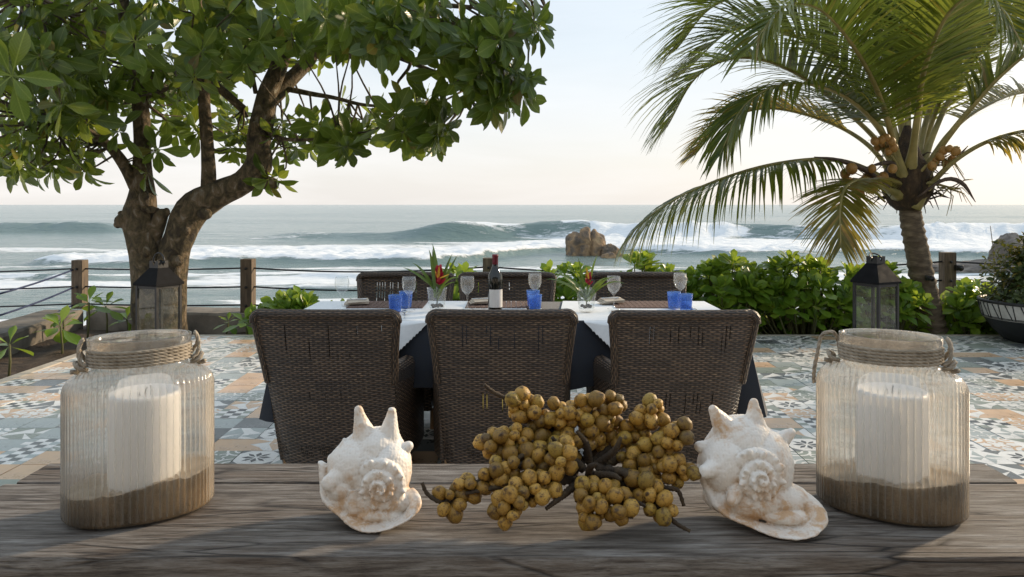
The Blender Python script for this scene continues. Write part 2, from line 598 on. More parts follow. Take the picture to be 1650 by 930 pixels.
X0, YB, S = -3.565, 7.29, 0.2
NXT = 52
slab = MB()
slab.box(((X0 + X0 + NXT * S) / 2, (YB - 6) / 2, -0.068), (NXT * S, YB + 6, 0.12))
terr = tag(slab.build('terrace', m_grout, smooth=False), kind='structure')
kb = MB()
for k in range(11):
    y1 = YB - k * 1.2
    kb.box((X0 - 0.047, y1 - 0.6, -0.045), (0.09, 1.192, 0.10), bev=0.008)
for k in range(9):
    kb.box((X0 - 0.09 + 0.6 + k * 1.2, YB + 0.047, -0.047), (1.192, 0.09, 0.095), bev=0.008)
tag(kb.build('terrace_kerb', m_kerb, smooth=False), kind='structure')

# cement tiles --------------------------------------------------
def tilecol(name, c):
    c = [v for v in c]
    return M('tile_' + name, [(0.25, [v * 0.62 for v in c]), (0.5, c), (0.78, [min(v * 1.16, 0.85) for v in c])], 5, 0.33, 0.06, 60, detail=8, spec=0.45, rrange=0.13)


T_W = tilecol('white', (0.82, 0.80, 0.75))
T_K = tilecol('charcoal', (0.050, 0.056, 0.060))
T_O = tilecol('terracotta', (0.66, 0.44, 0.27))
T_B = tilecol('blue_grey', (0.39, 0.43, 0.41))
T_S = tilecol('slate', (0.145, 0.155, 0.155))
T_G = tilecol('sage', (0.27, 0.30, 0.25))
T_MATS = [T_W, T_K, T_O, T_B, T_S, T_G]
W_, K_, O_, B_, S_, G_ = range(6)


def strip(pts, w, out):
    n = len(pts)
    for i in range(n - 1):
        (x0, y0), (x1, y1) = pts[i], pts[i + 1]
        dx, dy = x1 - x0, y1 - y0
        L = math.hypot(dx, dy) or 1
        nx, ny = -dy / L * w / 2, dx / L * w / 2
        out.append([(x0 - nx, y0 - ny), (x1 - nx, y1 - ny), (x1 + nx, y1 + ny), (x0 + nx, y0 + ny)])


def arc(cx, cy, r, a0, a1, n=6):
    return [(cx + r * math.cos(a0 + (a1 - a0) * i / n), cy + r * math.sin(a0 + (a1 - a0) * i / n)) for i in range(n + 1)]


def tile_prints():
    """unit square designs: base colour and ink polygons with colours"""
    D = []
    D += [(O_, [])] * 3 + [(B_, []), (S_, []), (G_, [])]
    fl = []
    for k in range(8):
        a = k * math.pi / 4
        L = 0.37 if k % 2 == 0 else 0.40
        w = 0.075 if k % 2 == 0 else 0.055
        c, s = math.cos(a), math.sin(a)
        q = [(0.05, 0), (L * 0.62, -w), (L, 0), (L * 0.62, w)]
        fl.append((K_, [(0.5 + x * c - y * s, 0.5 + x * s + y * c) for x, y in q]))
    for sx, sy in ((0, 0), (1, 0), (1, 1), (0, 1)):
        fl.append((S_, [(sx, sy), (abs(sx - 0.22), sy), (sx, abs(sy - 0.22))]))
    D += [(W_, fl)] * 2
    for ink in (O_, B_, G_, S_):
        pw = [(ink, [(0, 0), (0.5, 0), (0.25, 0.5)]), (ink, [(0.5, 0), (1, 0), (1, 0.5), (0.72, 0.3)]), (ink, [(0, 0.5), (0.5, 0.5), (0, 1)]),
              (ink, [(0.5, 0.5), (1, 0.75), (0.6, 1.0)]), (ink, [(0.5, 0.5), (0.25, 1), (0.6, 1)])]
        D.append((W_, pw))
    for ink, ink2 in ((K_, G_), (S_, B_)):
        ck = []
        for i in range(4):
            for j in range(4):
                if (i + j) % 2 == 0:
                    ck.append((ink if (i * 3 + j) % 3 else ink2, [(i / 4, j / 4), ((i + 1) / 4, j / 4), ((i + 1) / 4, (j + 1) / 4), (i / 4, (j + 1) / 4)]))
        D.append((W_, ck))
    for base, ink in ((B_, W_), (O_, W_), (W_, B_), (W_, O_), (G_, W_)):
        ps = []
        for cx, cy, a in ((0, 0, 0), (1, 0, 1), (1, 1, 2), (0, 1, 3)):
            a0 = a * math.pi / 2
            strip(arc(cx, cy, 0.36, a0, a0 + math.pi / 2, 5), 0.07, ps)
            strip(arc(cx, cy, 0.17, a0, a0 + math.pi / 2, 3), 0.06, ps)
        for a in range(4):
            a0 = a * math.pi / 2 + math.pi / 4
            cx, cy = 0.5 + 0.2 * math.cos(a0), 0.5 + 0.2 * math.sin(a0)
            strip(arc(cx, cy, 0.11, a0 - 2.3, a0 + 2.3, 5), 0.05, ps)
        D.append((base, [(ink, p) for p in ps]))
    tri = [(G_, [(0, 0), (1, 0), (0.5, 0.5)]), (G_, [(0, 1), (0.5, 0.5), (1, 1)]), (O_, [(0.25, 0.25), (0.5, 0.5), (0.25, 0.75)])]
    D.append((W_, tri))
    star = [(B_, [(0.5, 0.5), (0.5, 0), (0.7, 0.3)]), (B_, [(0.5, 0.5), (1, 0.5), (0.7, 0.7)]), (B_, [(0.5, 0.5), (0.5, 1), (0.3, 0.7)]), (B_, [(0.5, 0.5), (0, 0.5), (0.3, 0.3)]),
            (S_, [(0, 0), (0.3, 0), (0, 0.3)]), (S_, [(1, 1), (0.7, 1), (1, 0.7)])]
    D.append((W_, star))
    return D


DESIGNS = tile_prints()
GAP, PR = 0.0036, 0.0005


def add_tile(mb, ox, oy, z, design, rot):
    base, inks = design
    a = S - GAP
    x0, y0 = ox + GAP / 2, oy + GAP / 2

    def tr(p):
        u, v = p[0] - 0.5, p[1] - 0.5
        for _ in range(rot): u, v = -v, u
        return (x0 + a * (u + 0.5), y0 + a * (v + 0.5))
    c = [tr(p) for p in ((0, 0), (1, 0), (1, 1), (0, 1))]
    mb.poly([(x, y, z) for x, y in c], base)
    for i in range(4):
        (xa, ya), (xb, yb) = c[i], c[(i + 1) % 4]
        mb.poly([(xa, ya, z), (xa, ya, z - 0.007), (xb, yb, z - 0.007), (xb, yb, z)], base)
    for k, (ink, poly) in enumerate(inks):
        mb.poly([(*tr(p), z + PR) for p in poly], ink)


NYT = 36
rt = random.Random(23)
cells = []
for j in range(NYT):
    for i in range(NXT):
        ox, oy = X0 + i * S, YB - (j + 1) * S
        cells.append((i, j, ox, oy, rt.randrange(len(DESIGNS)), rt.randrange(4), rt.uniform(-0.0016, 0.0016)))
# a few tiles whose pattern the photograph shows clearly
FORCE = {(11, 17): 6, (11, 15): 6, (10, 17): 18, (10, 16): 0, (11, 16): 8, (10, 14): 4, (11, 14): 9, (10, 13): 0, (11, 12): 9, (10, 12): 0, (12, 15): 17,
         (26, 16): 6, (24, 16): 12, (27, 15): 2, (26, 14): 12}


def seen(ox, oy):
    cx, cy = ox + S / 2, oy + S / 2
    if cy < 3.05: return 0
    u = 825 + cx * F / cy; v = 330 + CAMZ * F / cy
    if not (-20 < u < 1670): return 0
    if v > 748 and 60 < u < 1600: return 0
    if 460 < u < 1205 and v > 560: return 0
    return 1.0 / cy


cells.sort(key=lambda c: -seen(c[2], c[3]))
rest = MB()
tcache = {}
for k, (i, j, ox, oy, d, r, dz) in enumerate(cells):
    d = FORCE.get((i, j), d)
    if k < 300 and seen(ox, oy) > 0:
        key = (d, r)
        if key not in tcache:
            mb = MB(); add_tile(mb, 0, 0, 0, DESIGNS[d], r)
            tcache[key] = mb.mesh('tile', T_MATS, smooth=False)
        link('tile', tcache[key], terr, mw=Matrix.Translation((ox, oy, dz)))
    else:
        add_tile(rest, ox, oy, dz, DESIGNS[d], r)
tag(rest.build('tile_field', T_MATS, terr, smooth=False), kind='stuff')

# sea wall -------------------------------------------------------
def wall_run(pts, width, ztop, zbot, name, label):
    s = MB()
    n = 60
    a, b = Vector(pts[0]), Vector(pts[1])
    t = (b - a).normalized(); nrm = Vector((t.y, -t.x))
    prof = [(0.0, zbot), (0.0, ztop - 0.025), (0.02, ztop), (width - 0.02, ztop + 0.004), (width, ztop - 0.03), (width, zbot)]
    P_ = []
    for k in range(n):
        p = a.lerp(b, k / (n - 1))
        for j, (o_, z_) in enumerate(prof):
            w = 0.012 * noise.noise(Vector((p.x * 3, p.y * 3, j * 2.0)))
            q = p - nrm * (o_ + w)
            P_.append((q.x, q.y, z_ + w * 0.6))
    s.grid(P_, len(prof), n)
    for e in (0, n - 1):
        s.poly([P_[e * len(prof) + j] for j in range(len(prof))])
    o = s.build(name, [m_conc], smooth=False)
    return tag(o, label, 'wall')


wall_run([(-2.70, 8.02), (9.0, 8.02)], 0.42, 0.10, -3.2, 'sea_wall', 'long straight concrete sea wall behind the hedge and dining table')
wall_run([(-4.68, 8.42), (-2.69, 8.02)], 0.42, 0.10, -3.2, 'sea_wall', 'short angled concrete sea wall piece behind the forked tree')
o = wall_run([(-4.22, 4.2), (-4.70, 8.41)], 0.42, 0.10, -3.2, 'sea_wall', 'stained concrete sea wall running along the bare soil strip')
o.data.materials[0] = m_conc2

# ---------------------------------------------------------------- added house behind the camera, unseen, to darken camera-facing sides
m_stucco = M('added_house_stucco', [(0.3, (0.66, 0.62, 0.55)), (0.7, (0.76, 0.72, 0.66))], 4, 0.9, 0.4, 40)  # kept pale so the added wall bounces fill onto the foreground
m_shingle = M('added_house_roof', [(0.3, (0.05, 0.035, 0.025)), (0.7, (0.12, 0.085, 0.06))], 6, 0.9, 0.6, 30)
house = thing('added_house', 'added unseen house whose wall and eaves shade the camera-facing sides', 'house', (0, -3.2, 0))
s = MB(); s.box((0, -3.35, 1.5), (15.0, 0.25, 3.0)); s.build('wall', m_stucco, house, smooth=False)
s = MB(); s.box((0, -2.9, 3.0), (16.0, 1.9, 0.12), Euler((R(-9), 0, 0)).to_matrix()); s.build('roof', m_shingle, house, smooth=False)
for x in (-4.6, -1.2, 2.2, 5.6):
    s = MB(); s.box((x, -3.21, 1.05), (1.5, 0.05, 2.1), bev=0.01); s.build('door', m_shingle, house, smooth=False)

# ---------------------------------------------------------------- fence
m_post = M('post_timber', [(0.3, (0.055, 0.04, 0.028)), (0.5, (0.13, 0.095, 0.065)), (0.7, (0.22, 0.17, 0.115))], 6, 0.85, 0.6, 30, stretch=(6, 6, 0.7))
m_rope_k = M('black_rope', [(0.3, (0.008, 0.009, 0.012)), (0.7, (0.03, 0.032, 0.042))], 60, 0.8, 0.5, 200, stretch=(1, 1, 3))
m_rope_b = M('blue_rope', [(0.3, (0.01, 0.018, 0.06)), (0.7, (0.028, 0.045, 0.13))], 60, 0.8, 0.5, 200)
m_blackmetal = M('black_metal', [(0.3, (0.008, 0.008, 0.009)), (0.7, (0.022, 0.022, 0.024))], 14, 0.45, 0.15, 60, spec=0.5)
m_steel = M('steel', [(0.3, (0.5, 0.5, 0.5)), (0.7, (0.7, 0.7, 0.69))], 10, 0.22, metal=1.0)

posts = [  # x, y, top z, label
    (-4.86, 8.62, 0.63, 'squared timber fence post at the wall corner left of the forked tree'),
    (-2.83, 8.22, 0.67, 'squared timber fence post between the forked tree and dining table'),
    (-0.25, 8.22, 0.68, 'squared timber fence post rising behind the wine bottle'),
    (2.21, 8.22, 0.66, 'squared timber fence post buried in the leafy hedge'),
    (4.67, 8.22, 0.74, 'squared timber fence post with small spotlight beside the palm'),
    (7.1, 8.22, 0.7, 'squared timber fence post past the bowl planter'),
]
post_pts = []
for k, (x, y, zt, lab) in enumerate(posts):
    t = thing('fence_post', lab, 'post', (x, y, 0.085), 0, 'timber posts of the rope fence')
    s = MB()
    s.box((x, y, (zt + 0.085) / 2), (0.125, 0.125, zt - 0.085), Euler((0, 0, random.uniform(-.08, .08))).to_matrix(), bev=0.006)
    s.build('post', m_post, t, smooth=False)
    for zz in (zt - 0.10, zt - 0.30, zt - 0.495):
        h = MB(); h.tube([(x, y - 0.078, zz), (x, y - 0.062, zz)], 0.014, 8)
        h.build('eye_bolt', m_blackmetal, t)
    if k == 4:
        h = MB(); h.box((x + 0.075, y - 0.06, zt - 0.16), (0.075, 0.09, 0.06), bev=0.01)
        h.tube([(x + 0.075, y - 0.10, zt - 0.16), (x + 0.075, y - 0.125, zt - 0.165)], [0.024, 0.03], 10)
        h.build('spotlight', m_blackmetal, t)
    post_pts.append((x, y, zt))


def rope(a, b, sag, rad, mat, label, group):
    n = 26
    s = MB()
    a, b = Vector(a), Vector(b)
    s.tube([a.lerp(b, k / (n - 1)) - Vector((0, 0, sag * 4 * (k / (n - 1)) * (1 - k / (n - 1)))) for k in range(n)], rad, 6)
    return tag(s.build('fence_rope', mat), label, 'rope', group)


lev = [(0.10, 'top'), (0.30, 'middle'), (0.495, 'bottom')]
spans = ['between the corner post and the next post', 'behind the left dining chairs', 'behind the right dining chairs', 'behind the leafy hedge and palm', 'behind the bowl planter']
for k in range(5):
    for dz, nm in lev:
        a, b = post_pts[k], post_pts[k + 1]
        rope((a[0] + 0.06, a[1], a[2] - dz), (b[0] - 0.06, b[1], b[2] - dz), 0.012 if k == 0 else 0.045 if k < 3 else 0.03, 0.0095, m_rope_k,
             nm + ' black fence rope ' + spans[k], 'black fence ropes')
c0 = post_pts[0]
for dz, nm in lev:
    rope((c0[0] - 0.06, c0[1], c0[2] - dz), (-9.5, 8.7, c0[2] - dz - 0.02), 0.05, 0.0095, m_rope_k, nm + ' black rope running left from the corner post along the sea', 'black fence ropes')
    rope((c0[0] - 0.05, c0[1] - 0.03, c0[2] - dz - 0.005), (-4.42, 4.4, c0[2] - dz - 0.02 + 0.0), 0.10, 0.0095, m_rope_b, nm + ' dark blue rope sagging above the stained sea wall', 'blue fence ropes')

# ---------------------------------------------------------------- rocks
m_rock = M('ochre_rock', [(0.25, (0.05, 0.04, 0.032)), (0.42, (0.14, 0.105, 0.075)), (0.56, (0.28, 0.18, 0.095)), (0.75, (0.42, 0.30, 0.17))], 1.3, 0.85, 1.0, 5, bdist=0.12, distortion=0.6)
m_rock2 = M('grey_rock', [(0.25, (0.07, 0.06, 0.052)), (0.5, (0.17, 0.145, 0.125)), (0.75, (0.30, 0.26, 0.22))], 1.1, 0.9, 1.0, 5, bdist=0.12, distortion=0.6)


def rock(name, c, size, seed, mat, label, cracks=(), sub=5, group='rocks in the surf', flat=0.0):
    bm = bmesh.new()
    bmesh.ops.create_icosphere(bm, subdivisions=sub, radius=1.0)
    for v in bm.verts:
        d = v.co.normalized()
        # blocky: push towards a rounded box, then fracture
        e = 3.5
        r = (abs(d.x) ** e + abs(d.y) ** e + abs(d.z) ** e) ** (-1 / e)
        q = d * (0.65 + 0.35 * r)
        nn = noise.fractal(d * 1.3 + Vector((seed, 0, 0)), 0.9, 2.0, 6)
        rd = noise.noise(d * 2.6 + Vector((0, seed, 0)))
        q *= 1 + 0.22 * nn - 0.25 * max(0, 0.12 - abs(rd))
        for cx, w, dp in cracks:
            q *= 1 - dp * math.exp(-((d.x - cx - 0.12 * d.z) / w) ** 2)
        if d.z > 0 and flat: q.z *= 1 - flat
        v.co = Vector((q.x * size[0], q.y * size[1], q.z * size[2]))
    s = MB(); s.bm(bm, Matrix.Translation(c))
    return tag(s.build(name, mat), label, 'rock', group)


def seap(px, py):
    d = 4.0 * F / (py - 330.0)
    return Vector(((px - 825) * d / F, d, SEAZ))


p = seap(948, 412); rock('sea_rock', p + Vector((0, 1.2, 0.1)), (1.62, 1.5, 2.05), 3.1, m_rock, 'tall cracked ochre rock standing in the surf', cracks=((-0.52, 0.08, 0.16), (0.12, 0.07, 0.2)))
p = seap(984, 413); rock('sea_rock', p + Vector((0.05, 0.6, -0.1)), (0.78, 0.7, 0.95), 8.4, m_rock, 'small pointed brown rock beside the tall surf rock')
p = seap(979, 417); rock('sea_rock', p + Vector((0.1, 0.2, -0.2)), (0.66, 0.5, 0.62), 5.4, m_rock, 'low rounded brown rock in front of the small pointed one', sub=4)
p = seap(997, 413); rock('sea_rock', p + Vector((0.1, 0, -0.25)), (0.36, 0.3, 0.48), 1.4, m_rock, 'tiny brown rock at the end of the surf rocks', sub=4)
p = seap(918, 411); rock('sea_rock', p + Vector((0.35, 0.6, -0.2)), (0.6, 0.5, 0.75), 6.6, m_rock, 'low dark rock at the foot of the tall surf rock', sub=4)
p = seap(1590, 437); rock('shore_rock', p + Vector((0.2, 0.5, -0.1)), (3.7, 1.6, 0.8), 11.2, m_rock2, 'long low grey rock ledge behind the fence post', flat=0.1, group='rocks by the shore')
p = seap(1660, 440); rock('shore_rock', p + Vector((0.5, 2.2, 0.3)), (1.35, 1.2, 1.9), 15.2, m_rock2, 'tall rounded grey boulder above the bowl planter', group='rocks by the shore')
st = MB()
q = seap(1620, 442)
st.tube([q + Vector((0.15, 1.2, 0.2)), q + Vector((0.05, 1.2, 1.4)), q + Vector((-0.12, 1.2, 2.75))], [0.035, 0.03, 0.02], 6)
st.tube([q + Vector((0.1, 1.2, 1.2)), q + Vector((0.3, 1.2, 1.5))], [0.015, 0.01], 5)
tag(st.build('driftwood_stick', m_post), 'thin upright bare stick planted on the grey rocks', 'stick')

# ---------------------------------------------------------------- leaves
def leaf_template(L=1.0, W=0.4, tip=0.72, nseg=7, fold=0.12, droop=0.18, wave=0.0, stalk=0.06):
    """leaf along +Y, face up +Z, obovate; returns verts, quads, uvs"""
    V, U = [], []
    for i in range(nseg + 1):
        t = i / nseg
        # obovate outline: widest at `tip`
        if t < stalk: w = 0.03
        else:
            s = (t - stalk) / (1 - stalk)
            w = (math.sin(math.pi * min(s ** (math.log(0.5) / math.log(tip)), 1.0)) ** 0.85) if 0 < s < 1 else 0.03
        w = max(w, 0.03) * W / 2
        z = -droop * t * t * L
        for k, u in enumerate((-1, 0, 1)):
            V.append((u * w, t * L, z + abs(u) * fold * w * 2 + wave * math.sin(t * 9 + u) * abs(u) * 0.02))
            U.append((0.5 + 0.5 * u * max(w / (W / 2), 0.05), t))
    Q = []
    for i in range(nseg):
        for k in range(2):
            a = i * 3 + k
            Q.append((a, a + 1, a + 4, a + 3))
    return np.array(V), np.array(Q), np.array(U)


def scatter_leaves(tpls, mats4, idx, tints):
    """join many transformed leaf templates"""
    VV, FF, UU, TT = [], [], [], []
    off = 0
    for k, (V, Q, U) in enumerate(tpls):
        sel = [i for i in range(len(mats4)) if idx[i] == k]
        if not sel: continue
        A = np.array([np.array(mats4[i]) for i in sel])
        W = np.einsum('nij,kj->nki', A[:, :3, :3], V) + A[:, None, :3, 3]
        n, kv = len(sel), len(V)
        VV.append(W.reshape(-1, 3))
        FF.append((Q[None] + (off + np.arange(n) * kv)[:, None, None]).reshape(-1, 4))
        UU.append(np.tile(U, (n, 1)))
        TT.append(np.repeat(np.array([tints[i] for i in sel]), kv))
        off += n * kv
    return np.concatenate(VV), np.concatenate(FF), np.concatenate(UU), np.concatenate(TT)


def look_mat(pos, d, up, scale):
    """matrix with +Y along d and +Z near up"""
    y = Vector(d).normalized()
    z = Vector(up) - y * Vector(up).dot(y)
    if z.length < 1e-4: z = Vector((1, 0, 0)) - y * y.x
    z.normalize()
    x = y.cross(z)
    return Matrix(((x.x * scale, y.x * scale, z.x * scale, pos[0]), (x.y * scale, y.y * scale, z.y * scale, pos[1]), (x.z * scale, y.z * scale, z.z * scale, pos[2]), (0, 0, 0, 1)))


def rosette(rnd, pos, axis, n, L, spread=(35, 95), tiltup=0.0):
    """leaves round an axis; returns list of matrices"""
    ax = Vector(axis).normalized()
    a = ax.cross(Vector((0, 0, 1)) if abs(ax.z) < 0.9 else Vector((1, 0, 0))).normalized()
    b = ax.cross(a)
    out = []
    for k in range(n):
        ph = k * 2.39996 + rnd.uniform(-.25, .25)
        th = R(spread[0] + (spread[1] - spread[0]) * ((k + 0.5) / n) + rnd.uniform(-9, 9))
        rad = a * math.cos(ph) + b * math.sin(ph)
        d = ax * math.cos(th) + rad * math.sin(th) + Vector((0, 0, tiltup - 0.12 * rnd.random()))
        up = ax * math.sin(th) - rad * math.cos(th) + Vector((rnd.uniform(-.2, .2), rnd.uniform(-.2, .2), rnd.uniform(-.2, .2)))
        l = L * (0.62 + 0.45 * (k + 1) / n) * rnd.uniform(0.85, 1.1)
        out.append(look_mat(pos + ax * (-0.02 * k / n) , d, up, l))
    return out


def leafy(parent, mats4, tpls, mat, limit, rnd, stuffname='foliage', near=None):
    """the leaves that show largest become parts, the rest one joined part"""
    n = len(mats4)
    idx = [rnd.randrange(len(tpls)) for _ in range(n)]
    tints = [rnd.random() for _ in range(n)]

    def size(i):
        m = mats4[i]
        p = m.translation
        u = 825 + p.x * F / max(p.y, 0.3); v = 330 - (p.z - CAMZ) * F / max(p.y, 0.3)
        if not (-20 < u < 1670 and -20 < v < 945): return 0.0
        return 1.0 / (p.y - (near(m) if near else 0.0))
    order = sorted(range(n), key=lambda i: -size(i))
    one, rest_ = order[:limit], order[limit:]
    meshes = []
    for (V, Q, U) in tpls:
        meshes.append(np_mesh('leaf', V, Q, mat, uvs=U))
    for i in one:
        link('leaf', meshes[idx[i]], parent, mw=mats4[i])
    if rest_:
        V, Fq, U, T = scatter_leaves(tpls, [mats4[i] for i in rest_], [idx[i] for i in rest_], [tints[i] for i in rest_])
        tag(link(stuffname, np_mesh(stuffname, V, Fq, mat, uvs=U, tint=T), parent), kind='stuff')


# ---------------------------------------------------------------- forked broadleaf tree
m_bark = M('tree_bark', [(0.25, (0.020, 0.015, 0.010)), (0.40, (0.060, 0.044, 0.026)), (0.50, (0.11, 0.085, 0.045)), (0.58, (0.17, 0.12, 0.07)), (0.66, (0.24, 0.20, 0.15)), (0.78, (0.40, 0.36, 0.29))],
           13, 0.9, 1.0, 30, stretch=(1, 1, 0.7), bdist=0.045, distortion=0.8)
m_bleaf = leafmat('broad_leaf', (0.026, 0.068, 0.017), (0.105, 0.185, 0.030), dry=(0.19, 0.105, 0.035), transl=0.45, rough=0.26, vein=(0.26, 0.32, 0.08), backlit=(0.36, 0.42, 0.04), dryth=0.955)


def limb(mb, ctrl, n=24, seg=10, wob=0.18):
    pts = spline([(*P(x, y, d), r) for x, y, d, r in ctrl], n)
    mb.tube([p[:3] for p in pts], [max(p[3], 0.006) for p in pts], seg, wob=wob)
    return [Vector(p[:3]) for p in pts]


TD = 7.66
tree = thing('broadleaf_tree', 'forked broadleaf tree with thick mossy trunks in the planting strip', 'tree', (P(262, 540, TD).x, TD, -0.12))
tips = []
tk = MB()
limb(tk, [(262, 575, TD, .27), (250, 500, TD, .22), (240, 440, TD, .165), (232, 385, TD, .158), (226, 352, TD, .172), (228, 322, TD, .135), (230, 290, TD, .10), (228, 240, TD, .085), (227, 190, TD, .08),
          (221, 120, TD - .1, .07), (203, 40, TD - .3, .06), (190, -60, TD - .5, .05)], 40, 14)
limb(tk, [(262, 560, TD, .24), (268, 480, TD, .19), (277, 430, TD, .158), (289, 385, TD, .152), (308, 342, TD, .165), (343, 317, TD, .155), (388, 296, TD, .13), (415, 268, TD, .13), (418, 232, TD, .118), (424, 190, TD + .05, .115),
          (433, 148, TD + .1, .10), (452, 100, TD + .1, .085), (462, 62, TD, .07), (440, 42, TD - .1, .055), (372, 0, TD - .5, .045), (330, -40, TD - .8, .035)], 50, 14)
tk.sphere(P(261, 345, TD - .05), 0.068, seg=14, rings=10, scale=(1, 1, 0.8))       # sawn stub
tk.sphere(P(203, 356, TD - .04), 0.10, seg=12, rings=8, scale=(1.1, 1, .8))
tk.sphere(P(232, 322, TD - .13), 0.075, seg=12, rings=8, scale=(.7, .6, 1.5))
tk.sphere(P(434, 296, TD - .05), 0.085, seg=12, rings=8, scale=(1.2, 1, .8))
tk.sphere(P(337, 318, TD - .02), 0.12, seg=12, rings=8)
limb(tk, [(245, 385, TD, .09), (255, 362, TD - .03, .078), (261, 343, TD - .05, .066)], 8, 10)
rk_ = random.Random(3)
for (x, y, d, r) in ((214, 345, TD - .1, .05), (222, 330, TD - .14, .045), (243, 338, TD - .12, .05), (236, 405, TD - .15, .045), (300, 372, TD - .13, .05), (330, 345, TD - .14, .055), (402, 300, TD - .1, .05), (428, 250, TD - .06, .04), (412, 205, TD - .08, .045), (268, 342, TD - .06, .035), (252, 338, TD - .06, .03), (286, 420, TD - .14, .05), (196, 344, TD, .04), (190, 362, TD - .02, .035)):
    tk.sphere(P(x, y, d), r, seg=10, rings=7, scale=(rk_.uniform(.8, 1.4), .8, rk_.uniform(.7, 1.5)))
tk.build('trunk', m_bark, tree, sharp=60)
br = [
    [(336, 330, TD, .085), (336, 270, TD, .072), (333, 220, TD, .066), (326, 120, TD, .06), (319, 30, TD - .1, .055), (315, -70, TD - .2, .04)],
    [(218, 300, TD, .07), (198, 262, TD - .1, .06), (172, 232, TD - .2, .045), (130, 205, TD - .5, .03), (80, 190, TD - .8, .02)],
    [(428, 170, TD + .1, .09), (468, 128, TD + .3, .08), (500, 95, TD + .4, .07), (520, 60, TD + .4, .055), (560, 10, TD + .3, .045), (640, 4, TD, .035), (760, 12, TD - .3, .02)],
    [(392, 176, TD + .1, .045), (362, 150, TD, .045), (328, 122, TD - .1, .04), (290, 100, TD - .4, .025)],
    [(226, 110, TD, .055), (170, 55, TD - .6, .045), (110, 20, TD - 1.1, .035), (40, -10, TD - 1.5, .02)],
    [(448, 140, TD + .2, .035), (495, 150, TD + .25, .028), (540, 158, TD + .2, .022), (580, 168, TD, .018), (620, 172, TD - .1, .012)],
    [(590, 78, TD + .22, .028), (640, 92, TD + .1, .026), (690, 112, TD, .022), (735, 128, TD - .2, .016), (755, 155, TD - .2, .01)],
    [(520, 70, TD + .4, .035), (600, 80, TD + .2, .028), (660, 100, TD, .02), (640, 140, TD, .012), (690, 160, TD - .1, .01)],
    [(630, 4, TD, .03), (700, 18, TD - .1, .025), (770, 45, TD - .4, .02), (830, 35, TD - .6, .014), (880, 15, TD - .7, .01)],
    [(412, 150, TD + .1, .025), (400, 80, TD + .2, .02), (402, 30, TD + .3, .015)],
    [(228, 160, TD, .03), (270, 143, TD - .2, .02), (310, 132, TD - .3, .012)],
    [(424, 200, TD, .04), (450, 222, TD - .2, .022), (500, 225, TD - .3, .014), (545, 215, TD - .4, .01)],
]
for ctrl in br:
    b_ = MB(); limb(b_, ctrl, 20, 8, 0.1); b_.build('branch', m_bark, tree)

# crown regions: (px, py, half width, half height, depth range, number of rosettes)
regions = [
    (60, 60, 120, 130, (5.6, 8.6), 54), (180, 70, 110, 100, (5.8, 8.8), 44), (310, 50, 120, 95, (6.2, 9.2), 42), (430, 50, 110, 80, (6.4, 9.2), 30),
    (60, 215, 100, 62, (6.0, 8.8), 30), (140, 185, 62, 55, (6.2, 8.4), 17), (40, 262, 60, 22, (6.3, 8.0), 7), (135, 268, 26, 20, (6.6, 7.6), 4),
    (280, 150, 70, 42, (7.4, 9.2), 16), (295, 205, 36, 20, (8.0, 9.2), 5), (365, 175, 40, 40, (8.0, 9.4), 9), (385, 228, 22, 22, (7.3, 8.6), 5),
    (560, 42, 90, 42, (5.8, 8.2), 33), (660, 40, 80, 40, (5.8, 8.0), 29), (760, 40, 75, 40, (5.8, 7.6), 24), (845, 28, 45, 24, (6.0, 7.2), 9),
    (560, 200, 55, 38, (6.6, 8.6), 15), (480, 220, 44, 32, (7.0, 8.8), 11), (670, 190, 45, 32, (6.4, 7.8), 15), (690, 215, 34, 20, (6.4, 7.4), 7),
    (765, 112, 62, 40, (6.0, 7.6), 21), (815, 135, 38, 30, (6.0, 7.2), 12), (800, 160, 30, 18, (6.2, 7.0), 6), (640, 85, 60, 18, (6.2, 7.8), 4),
    (520, 100, 30, 14, (7.4, 8.6), 2), (245, 260, 16, 30, (7.5, 7.7), 3), (440, 292, 10, 12, (7.5, 7.6), 2),
    (60, -110, 260, 90, (5.0, 10.0), 45), (420, -110, 260, 90, (5.4, 10.0), 45), (-160, 90, 110, 180, (5.6, 9.0), 40), (740, -80, 130, 60, (5.6, 8.2), 22),
]
rl = random.Random(5)
LM = []
for cx, cy, hw, hh, (d0, d1), n in regions:
    for _ in range(int(n * 1.08)):
        for _try in range(20):
            u, v = rl.uniform(-1, 1), rl.uniform(-1, 1)
            if u * u + v * v <= 1: break
        d = rl.uniform(d0, d1)
        pos = P(cx + u * hw, cy + v * hh, d)
        # shoots point outward from the crown's middle and upward, low ones hang
        ctr = Vector((-2.6, 7.6, 3.2))
        ax = (pos - ctr).normalized() + Vector((rl.uniform(-.6, .6), rl.uniform(-.7, .4), rl.uniform(-.1, .8)))
        LM += rosette(rl, pos, ax, rl.randint(8, 12), rl.uniform(0.20, 0.29), (30, 108))
# one low shoot reaching towards the terrace
LM += rosette(rl, P(18, 122, 4.6), (0.2, -1, -0.15), 9, 0.30, (55, 100))
tplB = [leaf_template(1, 0.42, 0.66, 7, 0.10, 0.16), leaf_template(1, 0.38, 0.70, 7, 0.16, 0.30), leaf_template(1, 0.45, 0.64, 7, 0.06, 0.05), leaf_template(1, 0.40, 0.68, 7, 0.2, 0.42)]
leafy(tree, LM, tplB, m_bleaf, 300, rl, 'crown')
